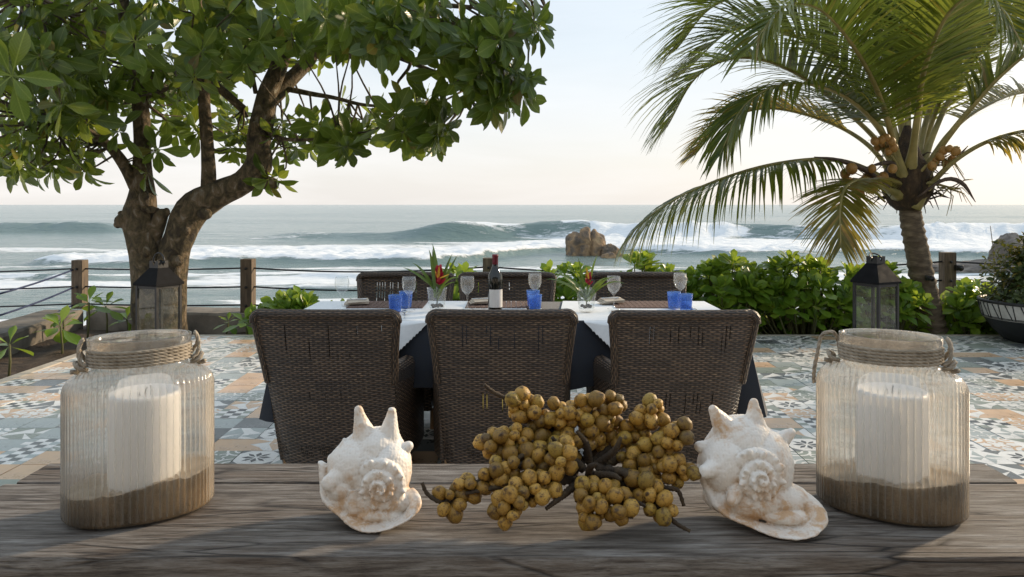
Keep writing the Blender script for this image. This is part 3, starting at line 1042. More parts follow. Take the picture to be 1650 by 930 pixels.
# twigs joining shoots to the limbs
tw = MB()
anchors = []
for ctrl in br:
    anchors += [Vector(p) for p in spline([P(x, y, d) for x, y, d, r in ctrl], 12)]
rt2 = random.Random(9)
for m_ in LM[::13]:
    p_ = m_.translation
    q_ = min(anchors, key=lambda a: (a - p_).length)
    if (q_ - p_).length < 1.5:
        mid = (p_ + q_) / 2 + Vector((rt2.uniform(-.08, .08), rt2.uniform(-.08, .08), -0.06))
        tw.tube([Vector(s_) for s_ in spline([q_, mid, p_], 6)], [.012, .011, .009, .008, .006, .005], 5)
tag(tw.build('twigs', m_bark, tree), kind='stuff')
# pale green buds and fruits near the top

# ---------------------------------------------------------------- coconut palm
m_ptrunk = M('palm_bark', [(0.3, (0.06, 0.042, 0.028)), (0.5, (0.14, 0.105, 0.07)), (0.7, (0.26, 0.205, 0.14))], 8, 0.9, 0.8, 40, stretch=(1, 1, 3), bdist=0.01)
m_fibre = M('palm_fibre', [(0.3, (0.018, 0.012, 0.008)), (0.55, (0.06, 0.038, 0.02)), (0.75, (0.14, 0.09, 0.045))], 20, 0.95, 1.0, 60, stretch=(1, 1, 0.4), bdist=0.02)
m_rachis = M('palm_stalk', [(0.3, (0.17, 0.15, 0.045)), (0.6, (0.33, 0.27, 0.095)), (0.8, (0.44, 0.34, 0.14))], 5, 0.5, 0.2, 30)
m_spathe = M('dry_spathe', [(0.3, (0.05, 0.033, 0.025)), (0.7, (0.15, 0.105, 0.08))], 10, 0.8, 0.5, 40)
m_coco = M('coconut_husk', [(0.3, (0.24, 0.115, 0.025)), (0.55, (0.36, 0.19, 0.045)), (0.75, (0.44, 0.27, 0.08))], 7, 0.5, 0.2, 30)
m_frond = leafmat('palm_leaflet', (0.042, 0.085, 0.018), (0.150, 0.200, 0.034), dry=(0.30, 0.19, 0.045), transl=0.48, rough=0.28, vein=(0.15, 0.17, 0.05), backlit=(0.42, 0.44, 0.05), dryth=0.92)
m_frondy = leafmat('palm_leaflet_yellowing', (0.060, 0.085, 0.018), (0.19, 0.18, 0.035), dry=(0.34, 0.20, 0.05), transl=0.42, rough=0.36, vein=(0.3, 0.26, 0.06), backlit=(0.55, 0.42, 0.05), dryth=0.72)

PD = 7.75
palm = thing('coconut_palm', 'short coconut palm with ringed trunk leaning beside the hedge', 'palm', (P(1508, 560, PD).x, PD, -0.12))
tk = MB()
tp = spline([(*P(1508, 562, PD), .165), (*P(1500, 520, PD), .135), (*P(1488, 460, PD), .118), (*P(1477, 400, PD), .110), (*P(1468, 350, PD), .105), (*P(1464, 315, PD), .10)], 66)
pts, rads = [], []
for k, q in enumerate(tp):
    pts.append(q[:3]); rads.append(q[3] * (1.055 if k % 3 == 0 else 1.0 if k % 3 == 1 else 0.955) * (1 + 0.03 * math.sin(k * 1.7)))
tk.tube(pts, rads, 18, wob=0.06)
tk.build('trunk', m_ptrunk, palm)
cr = MB()
c = P(1462, 298, PD)
cr.lathe([(0.10, -0.26), (0.17, -0.20), (0.235, -0.08), (0.255, 0.02), (0.22, 0.14), (0.15, 0.26), (0.09, 0.42), (0.03, 0.6)], c, 20)
rf = random.Random(4)
for k in range(70):
    a = rf.uniform(0, 6.28); z = rf.uniform(-.18, .3)
    r0 = 0.2 if z < 0.1 else 0.13
    p0 = c + Vector((math.cos(a) * r0, math.sin(a) * r0, z))
    p1 = p0 + Vector((math.cos(a) * rf.uniform(.05, .2), math.sin(a) * rf.uniform(.05, .2), rf.uniform(-.18, .1)))
    cr.tube([p0, (p0 + p1) / 2 + Vector((0, 0, .03)), p1], [.01, .008, .003], 4)
cr.build('crown_sheath', m_fibre, palm)
h = MB(); q = P(1497, 448, PD - .16)
h.box(q, (0.06, 0.05, 0.05), bev=0.008); h.tube([q + Vector((0, -.02, 0)), q + Vector((0.0, -.06, -.005))], [.02, .026], 10)
h.build('spotlight', m_blackmetal, palm)


def frond(ctrl, mat, nl=112, Lmax=0.62, droop=1.0, seed=0, base_r=0.045, start=0.16, width=0.035, vee=0.35, ragged=0.0):
    rnd = random.Random(seed)
    n = 46
    sp = spline([P(x, y, d) for x, y, d in ctrl], n)
    pts = [Vector(p) for p in sp]
    cum = [0.0]
    for a, b in zip(pts, pts[1:]): cum.append(cum[-1] + (b - a).length)
    tot = cum[-1]

    def at(s):
        s *= tot
        for i in range(n - 1):
            if cum[i + 1] >= s:
                t = (s - cum[i]) / max(cum[i + 1] - cum[i], 1e-6)
                return pts[i].lerp(pts[i + 1], t), (pts[i + 1] - pts[i]).normalized()
        return pts[-1], (pts[-1] - pts[-2]).normalized()
    root = MB()
    root.tube(pts, [base_r * (1 - 0.93 * (c_ / tot) ** 0.75) + (0.035 * max(0, 1 - c_ / tot / 0.12)) for c_ in cum], 8, flat=0.75)
    rach = root.build('frond', m_rachis, palm)
    V, Q, U, T = [], [], [], []
    side_prev = None
    for k in range(nl):
        s = start + (1 - start) * ((k + 0.5) / nl)
        f = (s - start) / (1 - start)
        p, t = at(s)
        up = Vector((0, 0, 1))
        sd = t.cross(up)
        if sd.length < 0.25:
            sd = side_prev if side_prev is not None else Vector((1, 0, 0))
        sd.normalize()
        if side_prev is not None and sd.dot(side_prev) < 0: sd = -sd
        side_prev = sd
        nup = sd.cross(t).normalized()
        for sg in (-1, 1):
            if ragged and rnd.random() < ragged: continue
            L = 1.15 * Lmax * tot / 3.2 * (0.45 + 0.75 * math.sin(math.pi * min(0.12 + 0.72 * f, 1)) ) * (1 - 0.45 * max(0, f - 0.75) / 0.25) * rnd.uniform(0.84, 1.1)
            ang = R(62 - 34 * f + rnd.uniform(-6, 6))
            d = (t * math.cos(ang) + sd * (sg * math.sin(ang)) + nup * (vee + rnd.uniform(-.16, .16))).normalized()
            q = p.copy()
            base = len(V)
            g_ = droop * rnd.uniform(0.75, 1.35)
            ti = rnd.random()
            ns = 5
            for i in range(ns + 1):
                fr_ = i / ns
                w = width * (0.55 + 0.45 * math.sin(math.pi * min(fr_ * 1.4, 1) * 0.5)) * (1 - fr_ ** 1.8) + 0.002
                wd = d.cross(nup)
                if wd.length < 0.1: wd = t
                wd.normalize()
                wd = (wd + nup * 0.25 * sg).normalized()
                V.append(q - wd * w * 0.5); V.append(q + wd * w * 0.5)
                U += [(0.0, fr_), (1.0, fr_)]
                T += [ti, ti]
                if i < ns:
                    Q.append((base + 2 * i, base + 2 * i + 1, base + 2 * i + 3, base + 2 * i + 2))
                    d = (d + Vector((0, 0, -1)) * (0.14 * g_ * (0.3 + fr_))).normalized()
                    q = q + d * (L / ns)
    me = np_mesh('leaflets', np.array(V), np.array(Q), mat, uvs=np.array(U), tint=np.array(T))
    tag(link('leaflets', me, rach), kind='stuff')


D0 = PD
FR = [
    ([(1445, 310, D0), (1400, 275, D0 - .2), (1335, 257, D0 - .4), (1230, 268, D0 - .7), (1120, 305, D0 - .9), (1045, 350, D0 - 1.0), (1002, 395, D0 - 1.0)], m_frond, dict(droop=2.6, seed=1, start=.28, vee=-.05, Lmax=.5, width=.028)),
    ([(1455, 290, D0), (1420, 235, D0), (1370, 185, D0 - .1), (1285, 120, D0 - .3), (1200, 93, D0 - .5), (1125, 122, D0 - .6), (1075, 205, D0 - .6)], m_frond, dict(seed=2, start=.22, droop=1.5, Lmax=.68, vee=.3)),
    ([(1460, 305, D0 - .1), (1440, 230, D0 - .3), (1415, 150, D0 - .6), (1375, 75, D0 - 1.0), (1320, 15, D0 - 1.4), (1262, 12, D0 - 1.7), (1215, 70, D0 - 1.9)], m_frond, dict(seed=3, start=.2, Lmax=.66, vee=.15)),
    ([(1468, 290, D0), (1482, 180, D0), (1492, 80, D0 - .1), (1500, -30, D0 - .3), (1520, -120, D0 - .7)], m_frond, dict(seed=4, start=.3, Lmax=.72, vee=.3)),
    ([(1480, 300, D0), (1510, 245, D0 - .1), (1560, 180, D0 - .3), (1620, 115, D0 - .5), (1700, 60, D0 - .7), (1800, 60, D0 - .9), (1870, 130, D0 - 1)], m_frond, dict(seed=5, start=.32, Lmax=.66)),
    ([(1475, 335, D0 - .1), (1498, 300, D0 - .2), (1540, 258, D0 - .4), (1600, 225, D0 - .6), (1680, 210, D0 - .8), (1770, 240, D0 - 1.0), (1830, 330, D0 - 1)], m_frondy, dict(seed=6, start=.36, droop=2.6, ragged=.12, vee=0.0)),
    ([(1447, 315, D0 - .1), (1400, 290, D0 - .5), (1365, 300, D0 - .9), (1354, 335, D0 - 1.15), (1355, 398, D0 - 1.25)], m_frondy, dict(seed=7, start=.3, Lmax=.66, nl=100, droop=.8, vee=.05, ragged=.05, width=.019)),
    ([(1450, 300, D0 + .1), (1400, 235, D0 + .3), (1330, 195, D0 + .5), (1240, 175, D0 + .7), (1170, 195, D0 + .8), (1120, 250, D0 + .8)], m_frondy, dict(seed=8, start=.3, droop=.9, Lmax=.6)),
    ([(1465, 290, D0 + .1), (1450, 180, D0 + .3), (1430, 80, D0 + .5), (1380, -20, D0 + .6), (1300, -70, D0 + .6), (1200, -30, D0 + .6)], m_frond, dict(seed=9, start=.3, Lmax=.72)),
    ([(1470, 290, D0 + .1), (1500, 170, D0 + .4), (1545, 70, D0 + .7), (1620, -20, D0 + 1.0), (1720, -40, D0 + 1.2)], m_frond, dict(seed=10, start=.3, Lmax=.76)),
    ([(1465, 285, D0 - .1), (1478, 190, D0 - .5), (1490, 110, D0 - .9), (1530, 20, D0 - 1.5), (1590, -10, D0 - 2.0), (1640, 60, D0 - 2.3)], m_frond, dict(seed=11, start=.3, Lmax=.6)),
    ([(1458, 288, D0), (1435, 190, D0 + .1), (1395, 90, D0 + .2), (1330, 20, D0 + .2), (1240, -10, D0 + .2), (1150, 10, D0 + .2), (1090, 80, D0 + .2)], m_frond, dict(seed=12, start=.25, Lmax=.72, vee=.35)),
    ([(1475, 300, D0 + .2), (1530, 215, D0 + .6), (1590, 170, D0 + 1.0), (1660, 150, D0 + 1.4), (1740, 180, D0 + 1.7)], m_frondy, dict(seed=13, start=.35, Lmax=.6, droop=1.2)),
    ([(1462, 280, D0), (1462, 150, D0 + .1), (1450, 20, D0 + .2), (1420, -120, D0 + .3), (1380, -220, D0 + .2)], m_frond, dict(seed=14, start=.3, Lmax=.72)),
    ([(1475, 290, D0 + .1), (1530, 160, D0 + .2), (1600, 60, D0 + .3), (1690, 0, D0 + .4), (1800, 10, D0 + .5)], m_frond, dict(seed=15, start=.28, Lmax=.75)),
    ([(1452, 285, D0), (1410, 190, D0 + .2), (1350, 105, D0 + .3), (1270, 55, D0 + .3), (1180, 50, D0 + .3), (1110, 110, D0 + .3)], m_frond, dict(seed=16, start=.25, Lmax=.74, vee=.3)),
    ([(1455, 285, D0 - .1), (1415, 205, D0 - .4), (1350, 150, D0 - .7), (1270, 135, D0 - .9), (1200, 170, D0 - 1.1), (1160, 250, D0 - 1.2)], m_frond, dict(seed=17, start=.25, Lmax=.56, vee=.1, droop=1.8)),
    ([(1470, 285, D0 + .2), (1520, 150, D0 + .5), (1570, 50, D0 + .7), (1600, -60, D0 + .8)], m_frond, dict(seed=18, start=.25, Lmax=.76, vee=.3)),
    ([(1465, 285, D0 + .2), (1440, 150, D0 + .5), (1400, 30, D0 + .6), (1340, -70, D0 + .6)], m_frond, dict(seed=19, start=.25, Lmax=.76, vee=.3)),
]
for ctrl, mt, kw in FR: frond(ctrl, mt, **kw)
for ctrl in ([(1432, 302, 7.45, .018), (1395, 275, 7.3, .035), (1350, 258, 7.2, .03), (1312, 253, 7.1, .006)], [(1478, 318, 7.5, .012), (1520, 290, 7.4, .03), (1550, 295, 7.35, .035), (1572, 326, 7.3, .005)],
             [(1450, 270, 7.6, .02), (1430, 262, 7.5, .035), (1395, 270, 7.4, .008)], [(1500, 300, 7.6, .02), (1535, 262, 7.55, .03), (1560, 235, 7.5, .006)]):
    s = MB(); sp = spline([(*P(x, y, d), r) for x, y, d, r in ctrl], 12)
    s.tube([q[:3] for q in sp], [q[3] for q in sp], 8, flat=0.6); s.build('spathe', m_spathe, palm)
rc = random.Random(12)
cocos = [(1362, 280), (1378, 300), (1392, 294), (1404, 302), (1372, 272), (1385, 312), (1368, 294), (1398, 286), (1416, 290), (1424, 284), (1405, 272), (1438, 272),
         (1414, 238), (1424, 232), (1432, 244), (1420, 226), (1440, 238), (1410, 228), (1436, 228), (1428, 222),
         (1520, 243), (1530, 240), (1534, 256), (1508, 260), (1540, 244), (1515, 252), (1524, 264), (1502, 268)]
cm = []
for k in range(3):
    s = MB()
    s.lathe([(0.002, -1.15), (0.4, -1.02), (0.82, -0.6), (1.0, 0.0), (0.9, 0.5), (0.55, 0.92), (0.25, 1.05), (0.2, 1.15), (0.002, 1.15)], n=14)
    cm.append(s.mesh('coconut', m_coco))
for k, (x, y) in enumerate(cocos):
    d = 7.30 + rc.uniform(-.12, .12) if k < 12 else 7.42 + rc.uniform(-.1, .1)
    r = 0.054 if k < 8 else 0.041
    mw = Matrix.Translation(P(x, y, d)) @ Euler((rc.uniform(-.7, .7), rc.uniform(-.7, .7), 0)).to_matrix().to_4x4() @ Matrix.Scale(r * rc.uniform(.85, 1.1), 4)
    link('coconut', cm[k % 3], palm, mw=mw)
s = MB()
for cx, cy, d in ((1385, 288, 7.35), (1424, 236, 7.45), (1522, 252, 7.45), (1540, 305, 7.4)):
    p1 = P(cx, cy, d); p0 = P(1462, 300, 7.6)
    s.tube([p0, (p0 + p1) / 2 + Vector((0, 0, .05)), p1], [.02, .016, .01], 6)
    for k in range(16):
        e = p1 + Vector((rc.uniform(-.2, .2), rc.uniform(-.15, .1), rc.uniform(-.26, .12)))
        s.tube([p1.lerp(p0, rc.random() * .4), (p1 + e) / 2 + Vector((0, 0, .04)), e], [.006, .005, .002], 4)
s.build('fruit_stalks', m_rachis, palm)

# ---------------------------------------------------------------- shrubs
m_sleaf = leafmat('shrub_leaf', (0.085, 0.20, 0.022), (0.30, 0.46, 0.05), dry=(0.35, 0.34, 0.05), transl=0.42, rough=0.3, vein=(0.22, 0.33, 0.07), backlit=(0.42, 0.52, 0.05), dryth=0.975)
m_stem = M('green_stem', [(0.3, (0.05, 0.06, 0.02)), (0.7, (0.14, 0.13, 0.05))], 10, 0.7, 0.3)
tplS = [leaf_template(1, 0.47, 0.70, 6, 0.12, 0.10), leaf_template(1, 0.42, 0.72, 6, 0.2, 0.2), leaf_template(1, 0.5, 0.68, 6, 0.05, 0.02)]


def shrub(label, cx, cy, rx, ry, z0, z1, n, seed, L=(0.165, 0.235), limit=110, group='leafy green shrubs along the sea wall'):
    rnd = random.Random(seed)
    t = thing('leafy_shrub', label, 'shrub', (cx, cy, z0), 0, group)
    ms = []
    st_ = MB()
    for k in range(n):
        a = rnd.uniform(0, 6.283); rr = math.sqrt(rnd.random())
        x, y = cx + rx * rr * math.cos(a), cy + ry * rr * math.sin(a)
        top = z0 + (z1 - z0) * (1 - 0.42 * rr ** 2.2) * (0.86 + 0.22 * noise.noise(Vector((x * 2.3, y * 2.3, seed))))
        z = top - (top - z0) * (rnd.random() ** 1.7) * 0.88
        pos = Vector((x, y, z))
        out_ = Vector((x - cx, (y - cy) * 1.2, 0)) / max(rx, ry) * 0.9
        low = 1 - (z - z0) / max(z1 - z0, .01)
        ax = Vector((0, 0, 1.0)) + out_ * (0.5 + low) + Vector((rnd.uniform(-.35, .35), rnd.uniform(-.5, .2) - 0.5 * low, 0))
        ms += rosette(rnd, pos, ax, rnd.randint(7, 11), rnd.uniform(*L), (14, 80), 0.1)
        b0 = Vector((cx + (x - cx) * .45, cy + (y - cy) * .45, z0 - 0.02))
        st_.tube([b0, b0.lerp(pos, .5) + Vector((0, 0, -.05)), pos], [.012, .010, .006], 5)
    st_.build('stems', m_stem, t)
    leafy(t, ms, tplS, m_sleaf, limit, rnd, 'foliage', near=lambda m: 0.35 * (m.translation.z - z0))
    return t


shrub('tall dense green shrub left of the palm with broad glossy leaves', 2.95, 7.72, 0.62, 0.34, -0.12, 0.80, 120, 31, limit=160)
shrub('dense green shrub at the lantern side of the hedge', 3.72, 7.74, 0.42, 0.30, -0.12, 0.62, 62, 32, limit=110)
shrub('bushy green shrub behind the right dining chair', 2.15, 7.74, 0.5, 0.32, -0.12, 0.82, 90, 33, limit=130)
shrub('lower green shrub showing between two far chairs by the vase', 1.35, 7.76, 0.42, 0.30, -0.12, 0.84, 62, 34, limit=90)
shrub('green shrub tops peeping over the middle far chair', 0.55, 7.78, 0.45, 0.28, -0.12, 0.70, 50, 35, limit=70)
shrub('pale green shrub between the left and middle far chairs', -0.62, 7.76, 0.38, 0.28, -0.12, 0.70, 50, 36, limit=70)
shrub('small green shrub right of the palm trunk near the bowl', 4.60, 7.68, 0.28, 0.25, -0.12, 0.40, 34, 37, limit=80)
shrub('low spreading green shrub at the foot of the bowl planter', 4.98, 7.74, 0.34, 0.22, -0.12, 0.22, 30, 38, limit=60)
shrub('bright green shrub left of the left dining chair', -2.28, 7.74, 0.30, 0.24, -0.12, 0.40, 36, 39, limit=100)
shrub('low green shrub behind the left chair and table corner', -1.65, 7.78, 0.36, 0.2, -0.12, 0.26, 24, 40, limit=50)


def seedling(label, px, py, d, h_, n, L, seed):
    rnd = random.Random(seed)
    base = P(px, py, d)
    t = thing('young_plant', label, 'plant', base, 0, 'young broad-leaved plants in the soil')
    s = MB()
    top = base + Vector((rnd.uniform(-.03, .03), rnd.uniform(-.03, .03), h_))
    s.tube([base - Vector((0, 0, .05)), base.lerp(top, .5) + Vector((.01, 0, 0)), top], [.011, .010, .008], 6)
    s.build('stem', m_stem, t)
    leafy(t, rosette(rnd, top, (0, -.15, 1), n, L, (20, 125)), tplS, m_sleaf, 40, rnd)


seedling('young plant with long drooping leaves at the stained wall', 100, 590, 6.9, 0.36, 9, 0.27, 51)
seedling('young plant with few leaves at the very end of the soil strip', 13, 612, 5.75, 0.27, 6, 0.20, 52)
seedling('young plant with upright leaves below the corner post', 140, 548, 7.4, 0.36, 9, 0.25, 53)
seedling('small plant with spreading leaves above the drooping one', 100, 545, 7.6, 0.22, 7, 0.17, 54)
seedling('young plant right of the corner post by the trunk', 172, 540, 7.55, 0.28, 8, 0.24, 55)
seedling('small bright plant against the wall between tree and chair', 363, 540, 7.75, 0.14, 8, 0.15, 56)
seedling('young plant with hanging leaves next to the left chair', 398, 545, 7.45, 0.16, 8, 0.22, 57)
seedling('small green plant half hidden behind the black lantern', 205, 545, 7.75, 0.2, 8, 0.19, 58)

# ---------------------------------------------------------------- bowl planter
m_bowl = M('black_glaze', [(0.3, (0.010, 0.011, 0.012)), (0.7, (0.028, 0.03, 0.032))], 20, 0.55, 0.3, 60)
m_band = M('white_band', [(0.3, (0.42, 0.41, 0.38)), (0.7, (0.6, 0.59, 0.56))], 14, 0.7, 0.2)
bc = (4.86, 7.02, 0.0)
bowl = thing('bowl_planter', 'large black bowl planter with white zigzag band holding a bush', 'planter', bc)
s = MB()
prof = [(0.0, 0.004), (0.29, 0.004), (0.31, 0.012), (0.40, 0.10), (0.46, 0.19), (0.472, 0.20), (0.475, 0.21)]
s.lathe(prof, bc, 56); s.build('bowl', m_bowl, bowl)
s = MB(); s.lathe([(0.475, 0.2105), (0.493, 0.28), (0.507, 0.352)], bc, 56); s.build('band', m_band, bowl)
s = MB(); s.lathe([(0.507, 0.3525), (0.517, 0.357), (0.517, 0.376), (0.505, 0.382), (0.48, 0.376), (0.475, 0.33), (0.0, 0.33)], bc, 56, mats=[0, 0, 0, 0, 0, 1]); s.build('rim', [m_bowl, m_soil], bowl)
s = MB()
for k in range(48):
    a = 2 * math.pi * k / 48; b_ = 2 * math.pi * (k + (0.75 if k % 2 else 0.2)) / 48
    p0 = Vector((bc[0] + .5095 * math.cos(a), bc[1] + .5095 * math.sin(a), .350)); p1 = Vector((bc[0] + .4785 * math.cos(b_), bc[1] + .4785 * math.sin(b_), .222))
    s.tube([p0, p1], .0055, 4)
for zz, rr in ((0.228, .482), (0.218, .479)):
    s.tube([(bc[0] + rr * math.cos(2 * math.pi * k / 56), bc[1] + rr * math.sin(2 * math.pi * k / 56), zz) for k in range(57)], .003, 4)
s.build('zigzag', m_bowl, bowl)
m_small = leafmat('small_leaf', (0.022, 0.045, 0.012), (0.07, 0.11, 0.02), dry=(0.28, 0.20, 0.03), transl=0.25, rough=0.4, backlit=(0.34, 0.32, 0.04), dryth=0.9)
rp = random.Random(77)
bush = thing('potted_bush', 'small-leaved dark green bush growing in the bowl planter', 'bush', (bc[0], bc[1], .33))
ms = []; st_ = MB()
for k in range(520):
    a = rp.uniform(0, 6.283); el = rp.uniform(-.18, 1.5); rr = rp.uniform(.45, 1.0) ** .5
    e = Vector((math.cos(a) * math.cos(el) * .54, math.sin(a) * math.cos(el) * .54, max(math.sin(el) * .62, -.04))) * rr * (0.82 + .45 * noise.noise(Vector((math.cos(a) * 2, math.sin(a) * 2, el * 2))))
    pos = Vector((bc[0], bc[1], .40)) + e
    ms += rosette(rp, pos, e + Vector((0, 0, .25)), rp.randint(5, 8), rp.uniform(.065, .095), (25, 95))
    if k % 3 == 0: st_.tube([Vector((bc[0], bc[1], .33)) + e * .15, Vector((bc[0], bc[1], .38)) + e * .55, pos], [.008, .006, .003], 4)
st_.build('stems', m_stem, bush)
leafy(bush, ms, [leaf_template(1, .5, .6, 4, .12, .1), leaf_template(1, .45, .62, 4, .2, .2)], m_small, 160, rp, 'foliage')

# ================================================================ DINING SET
# ---------------------------------------------------------------- wicker chairs
def wicker():
    m, nt, out = newmat('wicker')
    uvn = nd(nt, 'ShaderNodeUVMap')
    sp = nd(nt, 'ShaderNodeSeparateXYZ', {0: uvn.outputs[0]})
    wob = nd(nt, 'ShaderNodeTexNoise', {'Vector': uvn.outputs[0], 'Scale': 9.0, 'Detail': 3.0})
    off = nd(nt, 'ShaderNodeVectorMath', {0: wob.outputs[1], 1: (0.006, 0.008, 0.0)}, operation='MULTIPLY')
    vv = nd(nt, 'ShaderNodeVectorMath', {0: uvn.outputs[0], 1: off.outputs[0]}, operation='ADD')
    sv = nd(nt, 'ShaderNodeSeparateXYZ', {0: vv.outputs[0]})
    rowf = mth(nt, 'DIVIDE', sv.outputs[1], 0.0088)
    row = mth(nt, 'FLOOR', rowf)
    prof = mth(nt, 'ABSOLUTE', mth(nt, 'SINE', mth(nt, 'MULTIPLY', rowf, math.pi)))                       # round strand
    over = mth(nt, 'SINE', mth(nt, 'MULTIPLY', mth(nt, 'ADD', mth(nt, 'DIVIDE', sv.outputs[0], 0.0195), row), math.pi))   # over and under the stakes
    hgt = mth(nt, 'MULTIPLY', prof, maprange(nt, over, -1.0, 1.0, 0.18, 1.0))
    rn = nd(nt, 'ShaderNodeTexWhiteNoise', {'Vector': nd(nt, 'ShaderNodeCombineXYZ', {0: mth(nt, 'FLOOR', mth(nt, 'DIVIDE', sv.outputs[0], 0.15)), 1: row}).outputs[0]}, noise_dimensions='2D')
    ns = nd(nt, 'ShaderNodeTexNoise', {'Vector': nd(nt, 'ShaderNodeMapping', {0: uvn.outputs[0], 3: (40.0, 70.0, 1.0)}).outputs[0], 'Scale': 1.0, 'Detail': 3.0})
    mpv = nd(nt, 'ShaderNodeMapping', {0: uvn.outputs[0], 3: (3.0, 14.0, 1.0)})
    bandn = nd(nt, 'ShaderNodeTexNoise', {'Vector': mpv.outputs[0], 'Scale': 1.0, 'Detail': 3.0})
    col = mixc(nt, rn.outputs['Value'], (0.060, 0.037, 0.023), (0.165, 0.106, 0.066))
    col = mixc(nt, maprange(nt, ns.outputs[0], 0.56, 0.72, 0.0, 0.6), col, (0.40, 0.28, 0.16))
    col = mixc(nt, maprange(nt, bandn.outputs[0], 0.42, 0.66, 0.0, 0.35), col, (0.17, 0.115, 0.072))
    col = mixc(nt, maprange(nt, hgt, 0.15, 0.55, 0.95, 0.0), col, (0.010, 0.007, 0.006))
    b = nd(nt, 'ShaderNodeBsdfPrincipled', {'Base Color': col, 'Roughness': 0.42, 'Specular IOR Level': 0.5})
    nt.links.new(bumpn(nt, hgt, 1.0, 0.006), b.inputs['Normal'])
    # open slits beside the upright stakes where the weave has spread
    cell = mth(nt, 'DIVIDE', sp.outputs[0], 0.0165)
    wn = nd(nt, 'ShaderNodeTexWhiteNoise', {'W': mth(nt, 'FLOOR', cell)}, noise_dimensions='1D')
    oi = nd(nt, 'ShaderNodeObjectInfo')
    cx = mth(nt, 'ABSOLUTE', mth(nt, 'SUBTRACT', mth(nt, 'FRACT', cell), 0.5))
    thin = mth(nt, 'LESS_THAN', cx, 0.12)
    mpn = nd(nt, 'ShaderNodeMapping', {0: uvn.outputs[0], 1: (0, 0, 0), 3: (22.0, 4.0, 1.0)})
    offs = nd(nt, 'ShaderNodeCombineXYZ', {0: mth(nt, 'MULTIPLY', oi.outputs['Random'], 37.0), 1: mth(nt, 'MULTIPLY', oi.outputs['Random'], 11.0)})
    nt.links.new(offs.outputs[0], mpn.inputs[1])
    gn = nd(nt, 'ShaderNodeTexNoise', {'Vector': mpn.outputs[0], 'Scale': 1.0, 'Detail': 2.0})
    v = sp.outputs[1]
    zone = ramp(nt, v, [(0.0, 0.0), (0.355, 0.0), (0.37, 1.06), (0.46, 1.06), (0.475, 0.0), (0.52, 0.0), (0.62, 0.88), (0.70, 1.0), (0.755, 1.0), (0.76, 0.0)])
    open_ = mth(nt, 'GREATER_THAN', mth(nt, 'MULTIPLY', gn.outputs[0], zone), mth(nt, 'ADD', 0.525, mth(nt, 'MULTIPLY', oi.outputs['Random'], 0.05)))
    dash = nd(nt, 'ShaderNodeMath', {0: mth(nt, 'FRACT', mth(nt, 'DIVIDE', v, 0.0124)), 1: 0.16}, operation='GREATER_THAN').outputs[0]
    mid_ = mth(nt, 'LESS_THAN', mth(nt, 'ABSOLUTE', mth(nt, 'SUBTRACT', sp.outputs[0], 0.5)), mth(nt, 'ADD', 0.14, mth(nt, 'MULTIPLY', mth(nt, 'GREATER_THAN', v, 0.5), 0.10)))
    keep = mth(nt, 'MULTIPLY', mth(nt, 'LESS_THAN', wn.outputs['Value'], mth(nt, 'SUBTRACT', 0.85, mth(nt, 'MULTIPLY', mth(nt, 'GREATER_THAN', v, 0.5), 0.3))), mid_)
    hole = mth(nt, 'MULTIPLY', mth(nt, 'MULTIPLY', thin, open_), keep)
    # a loosely woven strip low on the back
    low = ramp(nt, v, [(0.0, 0.0), (0.145, 0.0), (0.15, 1.0), (0.20, 1.0), (0.205, 0.0)])
    lw = mth(nt, 'MULTIPLY', mth(nt, 'LESS_THAN', mth(nt, 'ABSOLUTE', mth(nt, 'SUBTRACT', mth(nt, 'FRACT', mth(nt, 'DIVIDE', sp.outputs[0], 0.0085)), 0.5)), 0.2),
             mth(nt, 'MULTIPLY', low, mth(nt, 'GREATER_THAN', wob.outputs[0], 0.5)))
    hole = mth(nt, 'MAXIMUM', hole, mth(nt, 'MULTIPLY', lw, dash))
    tr = nd(nt, 'ShaderNodeBsdfTransparent')
    mx = nd(nt, 'ShaderNodeMixShader', {0: hole, 1: b.outputs[0], 2: tr.outputs[0]})
    nt.links.new(mx.outputs[0], out.inputs[0])
    return m


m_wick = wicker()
m_cush = M('mustard_cushion', [(0.3, (0.68, 0.42, 0.07)), (0.7, (0.80, 0.54, 0.13))], 30, 0.9, 0.4, 200)
m_leg = M('chair_leg', [(0.3, (0.16, 0.09, 0.04)), (0.7, (0.32, 0.2, 0.09))], 6, 0.6, 0.3, 40, stretch=(5, 5, 1))

CH = 0.805    # top of the back


def back_xy(u, z):
    """outer face of the chair back, chair faces +Y; u -1..1"""
    f = min(max((z - 0.075) / (CH - 0.075), 0), 1)
    w = 0.272 + 0.030 * f ** 2.0 - 0.010 * math.sin(math.pi * f)
    y = 0.255 * (1 - f) ** 1.35 - 0.012
    y -= 0.045 * (1 - abs(u) ** 2.4) * (1 - 0.45 * f)
    y += 0.05 * abs(u) ** 6 * (1 - f)
    return u * w, y


